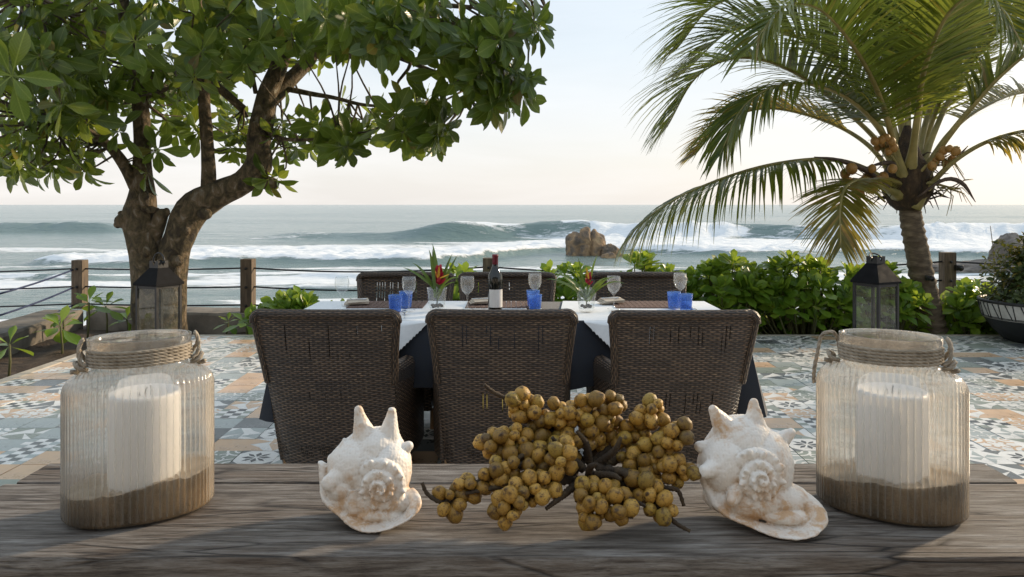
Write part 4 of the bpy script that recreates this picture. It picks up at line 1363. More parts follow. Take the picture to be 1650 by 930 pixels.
def make_chair(label, group):
    t = thing('wicker_chair', label, 'chair', (0, 0, 0), 0, group)
    nu, nv = 25, 34
    s = MB()
    for off, flip in ((0.0, 1), (0.016, -1)):
        pts, uvs = [], []
        for j in range(nv):
            z = 0.075 + (CH - 0.075) * j / (nv - 1)
            for i in range(nu):
                u = -1 + 2 * i / (nu - 1)
                x, y = back_xy(u, z)
                zz = z - (0.012 * abs(u) ** 8 if j == nv - 1 else 0)
                pts.append((x, y + off, zz)); uvs.append((x + 0.5, z))
        s.grid(pts, nu, nv, uv=uvs)
    s.build('backrest', m_wick, t, world=False)
    # rounded rim over top and sides of the back
    r = MB()
    path = []
    for k in range(12):
        z = 0.50 + (CH - 0.035 - 0.50) * k / 11
        x, y = back_xy(-1, z); path.append(Vector((x + .004, y + .012, z)))
    for k in range(5):
        a = math.pi / 2 * k / 4
        x, y = back_xy(-1, CH); path.append(Vector((x + .034 - .032 * math.cos(a), y + .012, CH - .033 + .03 * math.sin(a))))
    for k in range(1, 24):
        u = -0.88 + 1.76 * k / 24
        x, y = back_xy(u, CH); path.append(Vector((x, y + .010, CH - 0.003)))
    left = path[:17]
    path += [Vector((-p.x, p.y, p.z)) for p in left[::-1]]
    nr = 10
    fr = frames(path); pts, uvs = [], []
    acc = 0
    for k, (p, (tt, u, w)) in enumerate(zip(path, fr)):
        if k: acc += (p - path[k - 1]).length
        for j in range(nr + 1):
            a = 2 * math.pi * j / nr
            pts.append(p + u * .019 * math.cos(a) + w * .024 * math.sin(a)); uvs.append((acc + 2.0, j / nr * 0.135 + 1.5))
    r.grid(pts, nr + 1, len(path), uv=uvs)
    r.build('back_rim', m_wick, t, world=False)
    # arms: tall wicker side panels with a broad rounded top
    for sg in (-1, 1):
        a_ = MB()
        n = 22
        prof_n = 20
        pts, uvs = [], []
        for k in range(n):
            f = k / (n - 1)
            y = 0.02 + 0.62 * f
            zt = 0.575 - 0.03 * f - 0.11 * max(0, (f - .80) / .2) ** 2
            xo = 0.272 + 0.050 * math.sin(min(f * 1.6, 1) * math.pi / 2)
            th = 0.075
            zb = 0.105
            for j in range(prof_n):
                g_ = j / (prof_n - 1)
                if g_ < 0.42:
                    z = zb + (zt - th / 2 - zb) * g_ / 0.42; x = xo
                elif g_ < 0.62:
                    an = (g_ - .42) / .2 * math.pi; z = zt - th / 2 + th / 2 * math.sin(an); x = xo - th / 2 + th / 2 * math.cos(an)
                else:
                    z = zt - th / 2 - (zt - th / 2 - zb) * (g_ - .62) / .38; x = xo - th
                # lower rear leans with the back
                ysh = 0.255 * (1 - min(max((z - .075) / (CH - .075), 0), 1)) ** 1.35 * (1 - f)
                pts.append((sg * x, y + ysh, z)); uvs.append((y + ysh + 3.0, z + 2.0 if z > zt - .06 else z + 4.0))
        a_.grid(pts, prof_n, n, uv=uvs)
        a_.poly([pts[(n - 1) * prof_n + j] for j in range(prof_n)], uv=[(pts[(n - 1) * prof_n + j][0] + 5, pts[(n - 1) * prof_n + j][2] + 4) for j in range(prof_n)])
        a_.poly([pts[j] for j in range(prof_n)], uv=[(pts[j][0] + 5, pts[j][2] + 4) for j in range(prof_n)])
        a_.build('armrest', m_wick, t, world=False, sharp=50)
    b = MB()
    zz0, zz1, y0, y1, xw = .105, .345, .23, .63, .222
    c8 = [(-xw, y0), (xw, y0), (xw, y1), (-xw, y1)]
    for i in range(4):
        (xa, ya), (xb, yb) = c8[i], c8[(i + 1) % 4]
        L = math.hypot(xb - xa, yb - ya)
        b.poly([(xa, ya, zz0), (xb, yb, zz0), (xb, yb, zz1), (xa, ya, zz1)], uv=[(6, 5 + zz0), (6 + L, 5 + zz0), (6 + L, 5 + zz1), (6, 5 + zz1)])
    b.poly([(x, y, zz1) for x, y in c8], uv=[(x + 8, y + 6) for x, y in c8])
    b.build('seat', m_wick, t, smooth=False, world=False)
    cu = MB(); cu.box((0, .385, .358), (.43, .46, .036), bev=.014)
    cu.build('seat_cushion', m_cush, t, world=False)
    for lx in (-1, 1):
        for ly in (.24, .57):
            l = MB(); l.box((lx * .235, ly + .03, .0565), (.042, .042, .113), bev=.004)
            l.build('leg', m_leg, t, smooth=False, world=False)
    return t


ch = make_chair('woven brown wicker armchair at the table, behind the left conch shell', 'wicker armchairs round the table')
ch.location = (-0.772, 3.17, 0); ch.rotation_euler = (0, 0, R(-1.2))
copy_tree(ch, (-0.042, 3.17, 0), R(0.8), 'woven brown wicker armchair directly behind the fruit bunch')
copy_tree(ch, (0.708, 3.15, 0), R(1.8), 'woven brown wicker armchair at the table, behind the right conch shell')
copy_tree(ch, (-0.675, 4.88, 0), R(180.5), 'wicker armchair across the table, behind the flower vase and blue tumblers')
copy_tree(ch, (-0.03, 4.88, 0), R(179), 'wicker armchair across the table, behind the wine bottle')
copy_tree(ch, (0.80, 4.88, 0), R(181), 'wicker armchair across the table, next to the bright hedge')

# ---------------------------------------------------------------- table and cloths
TZ, TX, TY0, TY1 = 0.702, 1.075, 3.57, 4.30
m_navy = M('navy_cloth', [(0.3, (0.005, 0.007, 0.012)), (0.7, (0.013, 0.017, 0.027))], 60, 0.85, 0.25, 500, sheen=0.25)
m_white = M('white_linen', [(0.3, (0.72, 0.73, 0.73)), (0.7, (0.82, 0.82, 0.81))], 40, 0.9, 0.3, 420, bdist=0.002)
m_twood = M('table_wood', [(0.3, (0.06, 0.035, 0.02)), (0.7, (0.14, 0.09, 0.055))], 5, 0.6, 0.2, 30, stretch=(1, 8, 8))
tcy = (TY0 + TY1) / 2
tbl = thing('dining_table', 'long rectangular dining table under navy and white cloths', 'table', (0, tcy, 0))
s = MB(); s.box((0, tcy, TZ - .02), (TX * 2 - .01, TY1 - TY0 - .01, .036)); s.build('tabletop', m_twood, tbl, smooth=False)
for x in (-1, 1):
    for y in (TY0 + .06, TY1 - .06):
        s = MB(); s.box((x * (TX - .07), y, (TZ - .04) / 2), (.07, .07, TZ - .042), bev=.005); s.build('leg', m_twood, tbl, smooth=False)


def drape():
    s = MB()
    per = []
    nx, ny = 70, 26
    for i in range(nx): per.append((-TX + 2 * TX * i / nx, TY0, 0, -1))
    for i in range(ny): per.append((TX, TY0 + (TY1 - TY0) * i / ny, 1, 0))
    for i in range(nx): per.append((TX - 2 * TX * i / nx, TY1, 0, 1))
    for i in range(ny): per.append((-TX, TY1 - (TY1 - TY0) * i / ny, -1, 0))
    # smooth normals round the corners
    n = len(per)
    nl = 12
    pts = []
    for j in range(nl + 1):
        tt = j / nl
        for i, (x, y, nx_, ny_) in enumerate(per):
            sx = sy = 0
            for k in range(-5, 6):
                q = per[(i + k) % n]; sx += q[2]; sy += q[3]
            L = math.hypot(sx, sy); ux, uy = sx / L, sy / L
            corner = min(1, (abs(abs(x) - TX) < .16) * (1 - abs(abs(x) - TX) / .16) * (min(abs(y - TY0), abs(y - TY1)) < .16) * (1 - min(abs(y - TY0), abs(y - TY1)) / .16) * 1.6)
            drop = 0.30 + 0.13 * corner + 0.01 * math.sin(i * .5)
            fold = 0.018 * math.sin(i * 0.62 + 1.2 * math.sin(i * .13)) * tt
            out_ = 0.012 + 0.045 * tt * (1 + 1.3 * corner) + fold
            e = 0.004 if j == 0 else 0.0
            rnd_ = min(tt * 8, 1)
            pts.append((x + ux * out_ * rnd_, y + uy * out_ * rnd_, TZ + .004 - (drop * tt) - (0 if j else 0)))
    s.grid(pts, n, nl + 1, closed_u=True)
    s.poly([pts[i] for i in range(n)])
    return s


o = drape().build('tablecloth', m_navy, sharp=55, weld=True)
tag(o, 'navy blue tablecloth hanging over the dining table edges', 'tablecloth')


def overlay(x0, x1, xa, xb, label, notch):
    """white linen laid on the navy cloth with a corner hanging over the near edge"""
    s = MB()
    nx, ny = 60, 16
    z = TZ + .0085
    pts = []
    for j in range(ny):
        for i in range(nx):
            f = i / (nx - 1); g_ = j / (ny - 1)
            x = x0 + (x1 - x0) * f
            y = TY0 + .004 + (TY1 - TY0 - .012) * g_
            if notch > 0 and f > .8: x -= (f - .8) / .2 * .07 * g_
            if notch < 0 and f < .2: x += (.2 - f) / .2 * .07 * g_
            pts.append((x, y, z + .0012 * noise.noise(Vector((x * 9, y * 9, 1)))))
    s.grid(pts, nx, ny)
    n2, nd_ = 49, 12
    xm = (xa + xb) / 2
    drop = [(1 - abs(2 * i / (n2 - 1) - 1)) * (xb - xa) * 0.47 for i in range(n2)]
    pts = []
    for j in range(nd_):
        for i in range(n2):
            x = xa + (xb - xa) * i / (n2 - 1)
            dd = drop[i] * j / (nd_ - 1)
            out_ = 0.016 + 0.055 * min(dd / .3, 1) + .010 * math.sin(x * 34) * min(dd / .12, 1) + (0.012 if j else 0)
            pts.append((x, (TY0 + .004) if j == 0 else TY0 - out_, z if j == 0 else z - .004 - dd))
    s.grid(pts, n2, nd_)
    # scalloped hem
    e = (nd_ - 1) * n2
    for i in range(2, n2 - 3):
        p0, p1 = Vector(pts[e + i]), Vector(pts[e + i + 1])
        mid = (p0 + p1) / 2 + Vector((0, -.002, -.0055))
        s.poly([p0 + Vector((0, -.002, .002)), mid, p1 + Vector((0, -.002, .002))])
    o = s.build('linen_overlay', m_white)
    return tag(o, label, 'table linen')


overlay(-TX, 0.115, -1.06, -0.385, 'white linen with scalloped hem at the lantern tree end of table', 1)
overlay(0.215, TX, 0.335, 1.06, 'white linen with scalloped hem at the hedge end of table', -1)
# white runner joining the settings in the middle
TT = TZ + .0125

# ---------------------------------------------------------------- tableware
G_clear = glassmat('clear_glass', (0.97, 0.98, 0.98), 0.01, dust=0.06, dustcol=(0.9, 0.9, 0.9), ior=1.62)
G_blue = glassmat('blue_glass', (0.58, 0.72, 0.96), 0.05, dust=0.34, dustcol=(0.22, 0.40, 0.80), ior=1.5)
G_bottle = M('dark_bottle', [(0.3, (0.006, 0.008, 0.007)), (0.7, (0.012, 0.014, 0.011))], 4, 0.06, spec=0.6, rrange=0.01)
m_foil = M('red_foil', [(0.3, (0.10, 0.008, 0.014)), (0.7, (0.22, 0.018, 0.03))], 30, 0.35)
m_label = M('paper_label', [(0.3, (0.68, 0.66, 0.62)), (0.7, (0.78, 0.76, 0.72))], 30, 0.85)
m_mat = M('brown_placemat', [(0.35, (0.09, 0.05, 0.038)), (0.65, (0.21, 0.135, 0.105))], 3, 0.9, 0.8, 60, stretch=(40, 12, 1), bdist=0.004)
m_nap = M('napkin_linen', [(0.3, (0.40, 0.33, 0.25)), (0.7, (0.58, 0.50, 0.40))], 16, 0.9, 0.4, 200)
m_pebble = M('dark_pebble', [(0.3, (0.012, 0.011, 0.010)), (0.7, (0.05, 0.045, 0.04))], 20, 0.6)


def tp(px, py):
    d = (CAMZ - TT) * F / (py - 330.0)
    return Vector(((px - 825) * d / F, d, TT))


wg_prof = [(0.0, 0.002), (0.033, 0.002), (0.034, 0.004), (0.012, 0.008), (0.005, 0.016), (0.0038, 0.05), (0.0045, 0.074), (0.012, 0.083), (0.026, 0.098), (0.034, 0.118), (0.0365, 0.138), (0.0345, 0.158), (0.0315, 0.172),
           (0.0303, 0.172), (0.0335, 0.156), (0.0353, 0.138), (0.0328, 0.119), (0.025, 0.100), (0.010, 0.086), (0.0, 0.083)]
s = MB(); s.lathe(wg_prof, n=28); me_wg = s.mesh('wine_glass', G_clear)
tum = [(0.0, 0.002), (0.027, 0.002), (0.029, 0.006), (0.0355, 0.084), (0.0355, 0.086), (0.033, 0.086), (0.0265, 0.012), (0.0, 0.010)]


def tumbler_mesh():
    s = MB()
    n = 40
    for k in range(len(tum) - 1): pass
    pts = []
    for r, z in tum:
        for j in range(n):
            a = 2 * math.pi * j / n
            rr = r * (1 + (0.035 if (j % 4 < 2) else -0.02) * (0.01 < z < 0.082) * (r > .026))
            pts.append((rr * math.cos(a), rr * math.sin(a), z))
    # cut pattern bands
    s.grid(pts, n, len(tum), closed_u=True)
    return s.mesh('tumbler', G_blue)


me_tum = tumbler_mesh()
wgs = [(551, 500, 'tall wine glass at the placemat corner nearest the forked tree'), (659, 501, 'tall wine glass in front of a pair of blue tumblers'), (753, 500, 'tall wine glass between the left vase and the wine bottle'),
       (862, 493, 'tall wine glass rising behind the middle blue tumblers'), (989, 499, 'tall wine glass just right of the right vase'), (1096, 492, 'tall wine glass between the blue tumblers at the hedge end')]
for x, y, lab in wgs:
    tag(link('wine_glass', me_wg, mw=Matrix.Translation(tp(x, y))), lab, 'wine glass', 'wine glasses on the table')
tms = [(637, 503, 'blue cut-glass tumbler in front of its twin by the left vase'), (654, 496, 'blue tumbler half hidden behind wine glass by the left vase'),
       (862, 502, 'blue cut-glass tumbler beside the wine bottle, in front of its twin'), (859, 494, 'blue tumbler hidden behind the one beside the wine bottle'),
       (1086, 497, 'blue tumbler behind the wine glass at the hedge end'), (1105, 501, 'blue cut-glass tumbler at the hedge end, in front of its twin')]
for k, (x, y, lab) in enumerate(tms):
    tag(link('tumbler', me_tum, mw=Matrix.Translation(tp(x, y)) @ Matrix.Rotation(k * .3, 4, 'Z')), lab, 'tumbler', 'blue tumblers on the table')

# bottle
bp = tp(798, 500)
bot = thing('wine_bottle', 'dark wine bottle with blank white label and red foil', 'bottle', bp)
s = MB(); s.lathe([(0.0, 0.003), (0.033, 0.003), (0.037, 0.008), (0.037, 0.155), (0.034, 0.178), (0.022, 0.205), (0.0150, 0.225), (0.0140, 0.24)], bp, 32); s.build('bottle_glass', G_bottle, bot)
s = MB(); s.lathe([(0.0145, 0.222), (0.0145, 0.268), (0.0158, 0.269), (0.0158, 0.283), (0.0145, 0.284), (0.0, 0.284)], bp, 24); s.build('foil_cap', m_foil, bot)
s = MB()
pts = []
for z in (0.018, 0.108):
    for k in range(17):
        a = R(-90 + 12) + R(-64 + 128 * k / 16)
        pts.append((bp.x + .0376 * math.cos(a), bp.y + .0376 * math.sin(a), bp.z + z))
s.grid(pts, 17, 2); s.build('paper_label', m_label, bot)

# vases with heliconias
m_hel = M('red_bract', [(0.3, (0.24, 0.008, 0.022)), (0.7, (0.55, 0.02, 0.05))], 30, 0.45)
m_yel = M('yellow_bract', [(0.3, (0.55, 0.27, 0.02)), (0.7, (0.72, 0.42, 0.04))], 20, 0.5)
m_blade = leafmat('blade_leaf', (0.035, 0.085, 0.018), (0.12, 0.22, 0.04), transl=0.3, rough=0.35, vein=(0.16, 0.25, 0.06))


def blade(mb, p0, d, L, w, droop, uvflip=0):
    q = Vector(p0); d = Vector(d).normalized()
    n = 8
    L_, U_ = [], []
    for i in range(n + 1):
        f = i / n
        ww = w * math.sin(math.pi * min(0.12 + f * .88, 1)) ** .8 + .0006
        sd = d.cross(Vector((0, -0.6, 0.8))).normalized()
        L_ += [q - sd * ww / 2, q + Vector((0, 0, -ww * .15)), q + sd * ww / 2]; U_ += [(0, f), (.5, f), (1, f)]
        d = (d + Vector((0, 0, -droop * f))).normalized(); q = q + d * (L / n)
    mb.grid(L_, 3, n + 1, uv=U_)


def vase(px, py, label, flabel, seed, red, tall):
    rnd = random.Random(seed)
    c = tp(px, py)
    v = thing('glass_vase', label, 'vase', c, 0, 'glass vases on the table')
    s = MB(); s.lathe([(0.0, 0.002), (0.037, 0.002), (0.040, 0.008), (0.051, 0.112), (0.0515, 0.116), (0.0485, 0.116), (0.037, 0.016), (0.0, 0.014)], c, 32); s.build('vase_glass', G_clear, v)
    for k in range(16):
        s = MB(); a = rnd.uniform(0, 6.28); r = .026 * math.sqrt(rnd.random())
        s.sphere(c + Vector((math.cos(a) * r, math.sin(a) * r, .0205 + rnd.random() * .012)), .008, seg=8, rings=5, scale=(1.2, 1, .7))
        s.build('pebble', m_pebble, v)
    f = thing('flower_stem', flabel, 'flower', c + Vector((0, 0, .03)), 0, 'heliconia stems in the vases')
    b = MB(); b.tube([c + Vector((0, 0, .03)), c + Vector((.004, 0, .1)), c + Vector((.01, -.006, .21 if tall else .17))], .003, 6); b.build('stalk', m_stem, f)
    for k in range(9 if tall else 15):
        b = MB()
        a = rnd.uniform(-1.25, 1.25)
        base = c + Vector((rnd.uniform(-.012, .012), rnd.uniform(-.01, .01), .05 + rnd.random() * .05))
        blade(b, base, (math.sin(a) * (1.0 if tall else 1.3) - (0.35 if tall else 0), rnd.uniform(-.6, .3), math.cos(a) + .35), rnd.uniform(.15, .25), .018 if tall else .013, rnd.uniform(.08, .32))
        b.build('blade', m_blade, f)
    top = c + Vector((.010, -.008, .135))
    for k in range(22 if red else 14):
        b = MB()
        z = k / 22
        a = k * 2.4
        p_ = top + Vector((0, 0, z * .075))
        blade(b, p_, (math.cos(a) * .7, math.sin(a) * .7, .55 + z), (.048 if red else .030) * (1 - .35 * z), .021 if red else .012, -.05)
        b.build('bract', m_hel, f)
    for k, (dx, dz) in enumerate(((-.5, 1.0), (.85, .35), (.1, 1.4)) if red else ((-.3, 1.2),)):
        b = MB(); blade(b, top + Vector((0, -.012, .03)), (dx, -.3, dz), .065, .012, .0); b.build('bract', m_yel, f)


vase(704, 501, 'clear glass vase with pebbles holding a red flower', 'big red and yellow flower with green blades', 3, True, True)
vase(945, 502, 'clear glass vase holding many thin leaf blades', 'small red flower among many thin green blades', 8, False, False)


def placemat(x, d, w, label):
    t = thing('placemat', label, 'placemat', (x, d, TT), 0, 'woven brown placemats')
    s = MB(); n = 15
    for k in range(n):
        s.box((x - w / 2 + w * (k + .5) / n, d, TT - .0008), (w / n - .0025, .27, .0038))
    s.build('mat', m_mat, t, smooth=False)
    return t


def napkin(px, py, label, rz):
    c = tp(px, py); c.z = TT + .006
    t = thing('folded_napkin', label, 'napkin', c, 0, 'folded napkins with cutlery')
    s = MB()
    for k in range(3):
        s.box(c + Vector((.004 * k, -.002 * k, .004 + .0062 * k)), (.13 - .01 * k, .10, .0055), Euler((R(2 * k), R(-2), rz + .05 * k)).to_matrix(), bev=.002)
    s.build('cloth', m_nap, t, smooth=False)
    for k in range(2):
        f = MB(); p0 = c + Vector((-.05, -.02 + .02 * k, .024)); p1 = c + Vector((.05, -.01 + .02 * k, .025))
        f.tube([p0, p0.lerp(p1, .7), p1], [.003, .003, .006], 6, flat=.5); f.build('cutlery', m_steel, t)


for x, lab, x2, y2, l2 in ((-.665, 'woven brown placemat before the far chair at the tree end', 575, 491, 'folded napkin with cutlery beside the end wine glass'),
                           (-.045, 'woven brown placemat behind the wine bottle', 776, 490, 'folded napkin with cutlery left of the wine bottle'),
                           (.74, 'woven brown placemat before the far chair at the hedge end', 984, 489, 'folded napkin with cutlery right of the thin-bladed vase')):
    placemat(x, 4.12, .40, lab)
    napkin(x2, y2, l2, R(8))
for k, (x, lab) in enumerate(((-.76, 'woven brown placemat hidden behind the near chair at the tree end'), (-.04, 'woven brown placemat hidden behind the middle near chair'), (.70, 'woven brown placemat hidden behind the near chair at the hedge end'))):
    placemat(x, 3.735, .40, lab)
for k, (x, y, lab) in enumerate(((652, 506, 'steel spoon on napkin beside the left blue tumblers'), (868, 502, 'steel spoon beside the middle blue tumbler'), (1118, 503, 'steel spoon beside the hedge end tumbler'))):
    c = tp(x, y); c.z = TT + .012
    s = MB()
    s.sphere(c, .022, seg=12, rings=8, scale=(.75, 1.15, .3)); s.tube([c + Vector((0, -.02, 0)), c + Vector((.012, -.08, -.004)), c + Vector((.02, -.15, -.006))], [.004, .0025, .004], 6, flat=.5)
    tag(s.build('spoon', m_steel), lab, 'spoon', 'spoons on the table')

# ---------------------------------------------------------------- floor lanterns
G_pane = glassmat('lantern_pane', (0.95, 0.96, 0.95), 0.03, dust=0.012, dustcol=(0.55, 0.54, 0.5), ior=1.45)
m_lroof = M('lantern_roof', [(0.3, (0.006, 0.006, 0.007)), (0.7, (0.016, 0.016, 0.018))], 18, 0.7, 0.15, 60, spec=0.1)


def lantern(px, d, rz, label, htop, hbody, ring_side):
    x = (px - 825) * d / F
    t = thing('floor_lantern', label, 'lantern', (x, d, 0.003), rz, 'black metal lanterns on the terrace')
    a = 0.235; h = a / 2

    def bld(s, name, mat, par=t, sm=False): return s.build(name, mat, par, smooth=sm, world=False)
    s = MB(); s.box((0, 0, .03), (a + .02, a + .02, .05), bev=.004); bld(s, 'base', m_blackmetal)
    for sx in (-1, 1):
        for sy in (-1, 1):
            s = MB(); s.box((sx * (h - .010), sy * (h - .010), (hbody + .055) / 2), (.020, .020, hbody - .056)); bld(s, 'corner_post', m_blackmetal)
            for zz in (.075,):
                pass
    for k in range(4):
        R_ = Matrix.Rotation(k * math.pi / 2, 3, 'Z')
        s = MB(); s.box(R_ @ Vector((0, h - .010, .067)), (a - .042, .014, .022), R_); s.box(R_ @ Vector((0, h - .010, hbody - .011)), (a - .042, .014, .020), R_); bld(s, 'rail', m_blackmetal)
        s = MB(); s.box(R_ @ Vector((0, h - .010, (hbody + .056) / 2)), (a - .041, .003, hbody - .10), R_); bld(s, 'pane', G_pane)
    s = MB()
    e = h + .012; tn = .048
    b4 = [(-e, -e), (e, -e), (e, e), (-e, e)]
    zt = htop
    s.box((0, 0, hbody + .009), (2 * e, 2 * e, .016))
    for i in range(4):
        (xa, ya), (xb, yb) = b4[i], b4[(i + 1) % 4]
        k = tn / e
        s.poly([(xa, ya, hbody + .0175), (xb, yb, hbody + .0175), (xb * k, yb * k, zt), (xa * k, ya * k, zt)])
    s.poly([(x_ * tn / e, y_ * tn / e, zt) for x_, y_ in b4])
    roof = bld(s, 'roof', m_lroof)
    s = MB()   # chimney with notched top
    hh = .055
    for i in range(4):
        R_ = Matrix.Rotation(i * math.pi / 2, 3, 'Z')
        q = [(-tn, -tn, zt), (tn, -tn, zt), (tn, -tn, zt + hh), (tn * .45, -tn, zt + hh), (0, -tn, zt + .012), (-tn * .45, -tn, zt + hh), (-tn, -tn, zt + hh)]
        s.poly([R_ @ Vector(v) for v in q]); s.poly([R_ @ (Vector(v) + Vector((0, .002, 0))) for v in q][::-1])
    s.build('chimney', m_blackmetal, roof, smooth=False, world=False)
    s = MB()
    pts = []
    for k in range(15):
        an = math.pi * k / 14
        pts.append((math.cos(an) * .062, ring_side * math.sin(an) * .03, zt + hh - .01 + math.sin(an) * (.07 if ring_side == 0 else .03)))
    s.tube(pts, .006, 6)
    s.tube([(-.07, 0, zt + hh - .012), (-.045, 0, zt + hh - .012)], .009, 8); s.tube([(.07, 0, zt + hh - .012), (.045, 0, zt + hh - .012)], .009, 8)
    bld(s, 'handle', m_blackmetal, t, True)
    s = MB(); s.lathe([(0, .056), (.045, .056), (.045, .20), (.040, .205), (0, .203)], n=20)
    o = s.build('pillar_candle', m_wax); o.location = (x, d, 0.003)
    tag(o, ('pale pillar candle inside the lantern near the forked tree' if px < 800 else 'pale pillar candle inside the lantern near the palm'), 'candle', 'candles in the black lanterns')


m_wax = M('white_wax', [(0.3, (0.74, 0.73, 0.70)), (0.7, (0.82, 0.81, 0.78))], 8, 0.45, 0.1, 30)
lantern(256, 6.0, R(-26), 'tall black metal lantern in front of the forked tree', .755, .62, 0)
lantern(1411, 6.0, R(27), 'tall black metal lantern in front of the hedge by the palm', .79, .635, 1)

# ================================================================ FOREGROUND
# ---------------------------------------------------------------- weathered wooden table
def weathered_wood(name, dark=1.0):
    m, nt, out = newmat(name)
    t = nd(nt, 'ShaderNodeTexCoord')
    oi = nd(nt, 'ShaderNodeObjectInfo')
    sh = nd(nt, 'ShaderNodeCombineXYZ', {0: mth(nt, 'MULTIPLY', oi.outputs['Random'], 13.0), 2: mth(nt, 'MULTIPLY', oi.outputs['Random'], 7.0)})
    pos = nd(nt, 'ShaderNodeVectorMath', {0: t.outputs['Object'], 1: sh.outputs[0]}, operation='ADD')
    mp = nd(nt, 'ShaderNodeMapping', {0: pos.outputs[0], 3: (3.2, 40.0, 40.0)})
    wob = nd(nt, 'ShaderNodeTexNoise', {'Vector': nd(nt, 'ShaderNodeMapping', {0: pos.outputs[0], 3: (2.2, 5.0, 5.0)}).outputs[0], 'Scale': 1.0, 'Detail': 3.0})
    v2 = nd(nt, 'ShaderNodeVectorMath', {0: mp.outputs[0], 1: nd(nt, 'ShaderNodeVectorMath', {0: wob.outputs[1], 1: (0, 0.6, 0.6)}, operation='MULTIPLY').outputs[0]}, operation='ADD')
    g1 = nd(nt, 'ShaderNodeTexNoise', {'Vector': v2.outputs[0], 'Scale': 2.0, 'Detail': 10.0, 'Roughness': 0.72})
    g2 = nd(nt, 'ShaderNodeTexNoise', {'Vector': nd(nt, 'ShaderNodeMapping', {0: v2.outputs[0], 3: (3.0, 6.0, 6.0)}).outputs[0], 'Scale': 2.0, 'Detail': 6.0, 'Roughness': 0.7})
    big = nd(nt, 'ShaderNodeTexNoise', {'Vector': nd(nt, 'ShaderNodeMapping', {0: pos.outputs[0], 3: (1.6, 4.5, 4.5)}).outputs[0], 'Scale': 1.6, 'Detail': 5.0, 'Roughness': 0.6})
    col = ramp(nt, g1.outputs[0], [(0.30, (0.018, 0.013, 0.010)), (0.41, (0.085, 0.068, 0.055)), (0.50, (0.165, 0.142, 0.120)), (0.58, (0.235, 0.212, 0.188)), (0.72, (0.36, 0.34, 0.31))])
    col = mixc(nt, maprange(nt, big.outputs[0], 0.50, 0.72, 0.0, 0.75), col, mixc(nt, g1.outputs[0], (0.05, 0.032, 0.02), (0.17, 0.115, 0.075)))
    col = mixc(nt, maprange(nt, big.outputs[0], 0.30, 0.44, 0.65, 0.0), col, mixc(nt, g1.outputs[0], (0.028, 0.022, 0.018), (0.085, 0.07, 0.058)))
    col = mixc(nt, maprange(nt, g2.outputs[0], 0.32, 0.46, 0.75, 0.0), col, (0.02, 0.016, 0.013))
    # long drying cracks
    vo = nd(nt, 'ShaderNodeTexVoronoi', {'Vector': nd(nt, 'ShaderNodeMapping', {0: v2.outputs[0], 3: (1.0, 0.9, 0.9)}).outputs[0], 'Scale': 1.0}, feature='DISTANCE_TO_EDGE')
    crk = mth(nt, 'MULTIPLY', maprange(nt, vo.outputs[0], 0.0, 0.05, 1.0, 0.0), maprange(nt, big.outputs[0], 0.46, 0.58, 0.0, 1.0))
    # knots
    vk = nd(nt, 'ShaderNodeTexVoronoi', {'Vector': nd(nt, 'ShaderNodeMapping', {0: pos.outputs[0], 3: (2.0, 6.5, 6.5)}).outputs[0], 'Scale': 1.0, 'Randomness': 1.0})
    kn = maprange(nt, vk.outputs[0], 0.04, 0.14, 0.85, 0.0)
    col = mixc(nt, mth(nt, 'MAXIMUM', crk, kn), col, (0.014, 0.010, 0.008))
    if dark != 1.0: col = mixc(nt, 1.0, col, (dark, dark, dark), 'MULTIPLY')
    b = nd(nt, 'ShaderNodeBsdfPrincipled', {'Base Color': col, 'Roughness': maprange(nt, g1.outputs[0], 0.3, 0.7, 0.6, 0.8), 'Specular IOR Level': 0.35})
    hgt = mth(nt, 'SUBTRACT', mth(nt, 'ADD', mth(nt, 'MULTIPLY', g1.outputs[0], 0.7), mth(nt, 'MULTIPLY', g2.outputs[0], 0.5)), mth(nt, 'MULTIPLY', crk, 0.6))
    nt.links.new(bumpn(nt, hgt, 0.8, 0.006), b.inputs['Normal'])
    nt.links.new(b.outputs[0], out.inputs[0])
    return m


m_ww = weathered_wood('weathered_wood')
BZ = 0.70
side = thing('wooden_table', 'weathered grey wooden table with thick cracked planks', 'table', (0, 1.4, 0))


def plank(y0, y1, x0, x1, z1, th, seed):
    nx, ny = 160, 10
    s = MB()

    def edge(x, y, e):
        return 0.0025 * noise.noise(Vector((x * 7, e * 9.0, seed))) + 0.0012 * noise.noise(Vector((x * 40, e * 5, seed)))
    rows = []
    prof = [(0, -th, 0), (0, -.006, 0), (0.0035, -.001, 0)] + [(k / ny, 0, 1) for k in range(1, ny)] + [(1, -.001, 2), (1, -.006, 3), (1, -th, 3)]
    pts = []
    for i in range(nx):
        x = x0 + (x1 - x0) * i / (nx - 1)
        for (f, z, k) in prof:
            if k == 0: y = y0 + f + edge(x, 0, 1)
            elif k == 1: y = y0 + (y1 - y0) * f
            elif k == 2: y = y1 - .0035 + edge(x, 0, 2)
            else: y = y1 + edge(x, 0, 2)
            zz = z1 + z + (0.0014 * noise.noise(Vector((x * 3, y * 30, seed))) if z > -.01 else 0)
            pts.append((x, y, zz))
    s.grid(pts, len(prof), nx)
    for e in (0, nx - 1):
        s.poly([pts[e * len(prof) + j] for j in range(len(prof))])
    return s.build('plank', m_ww, side, weld=True, sharp=40)


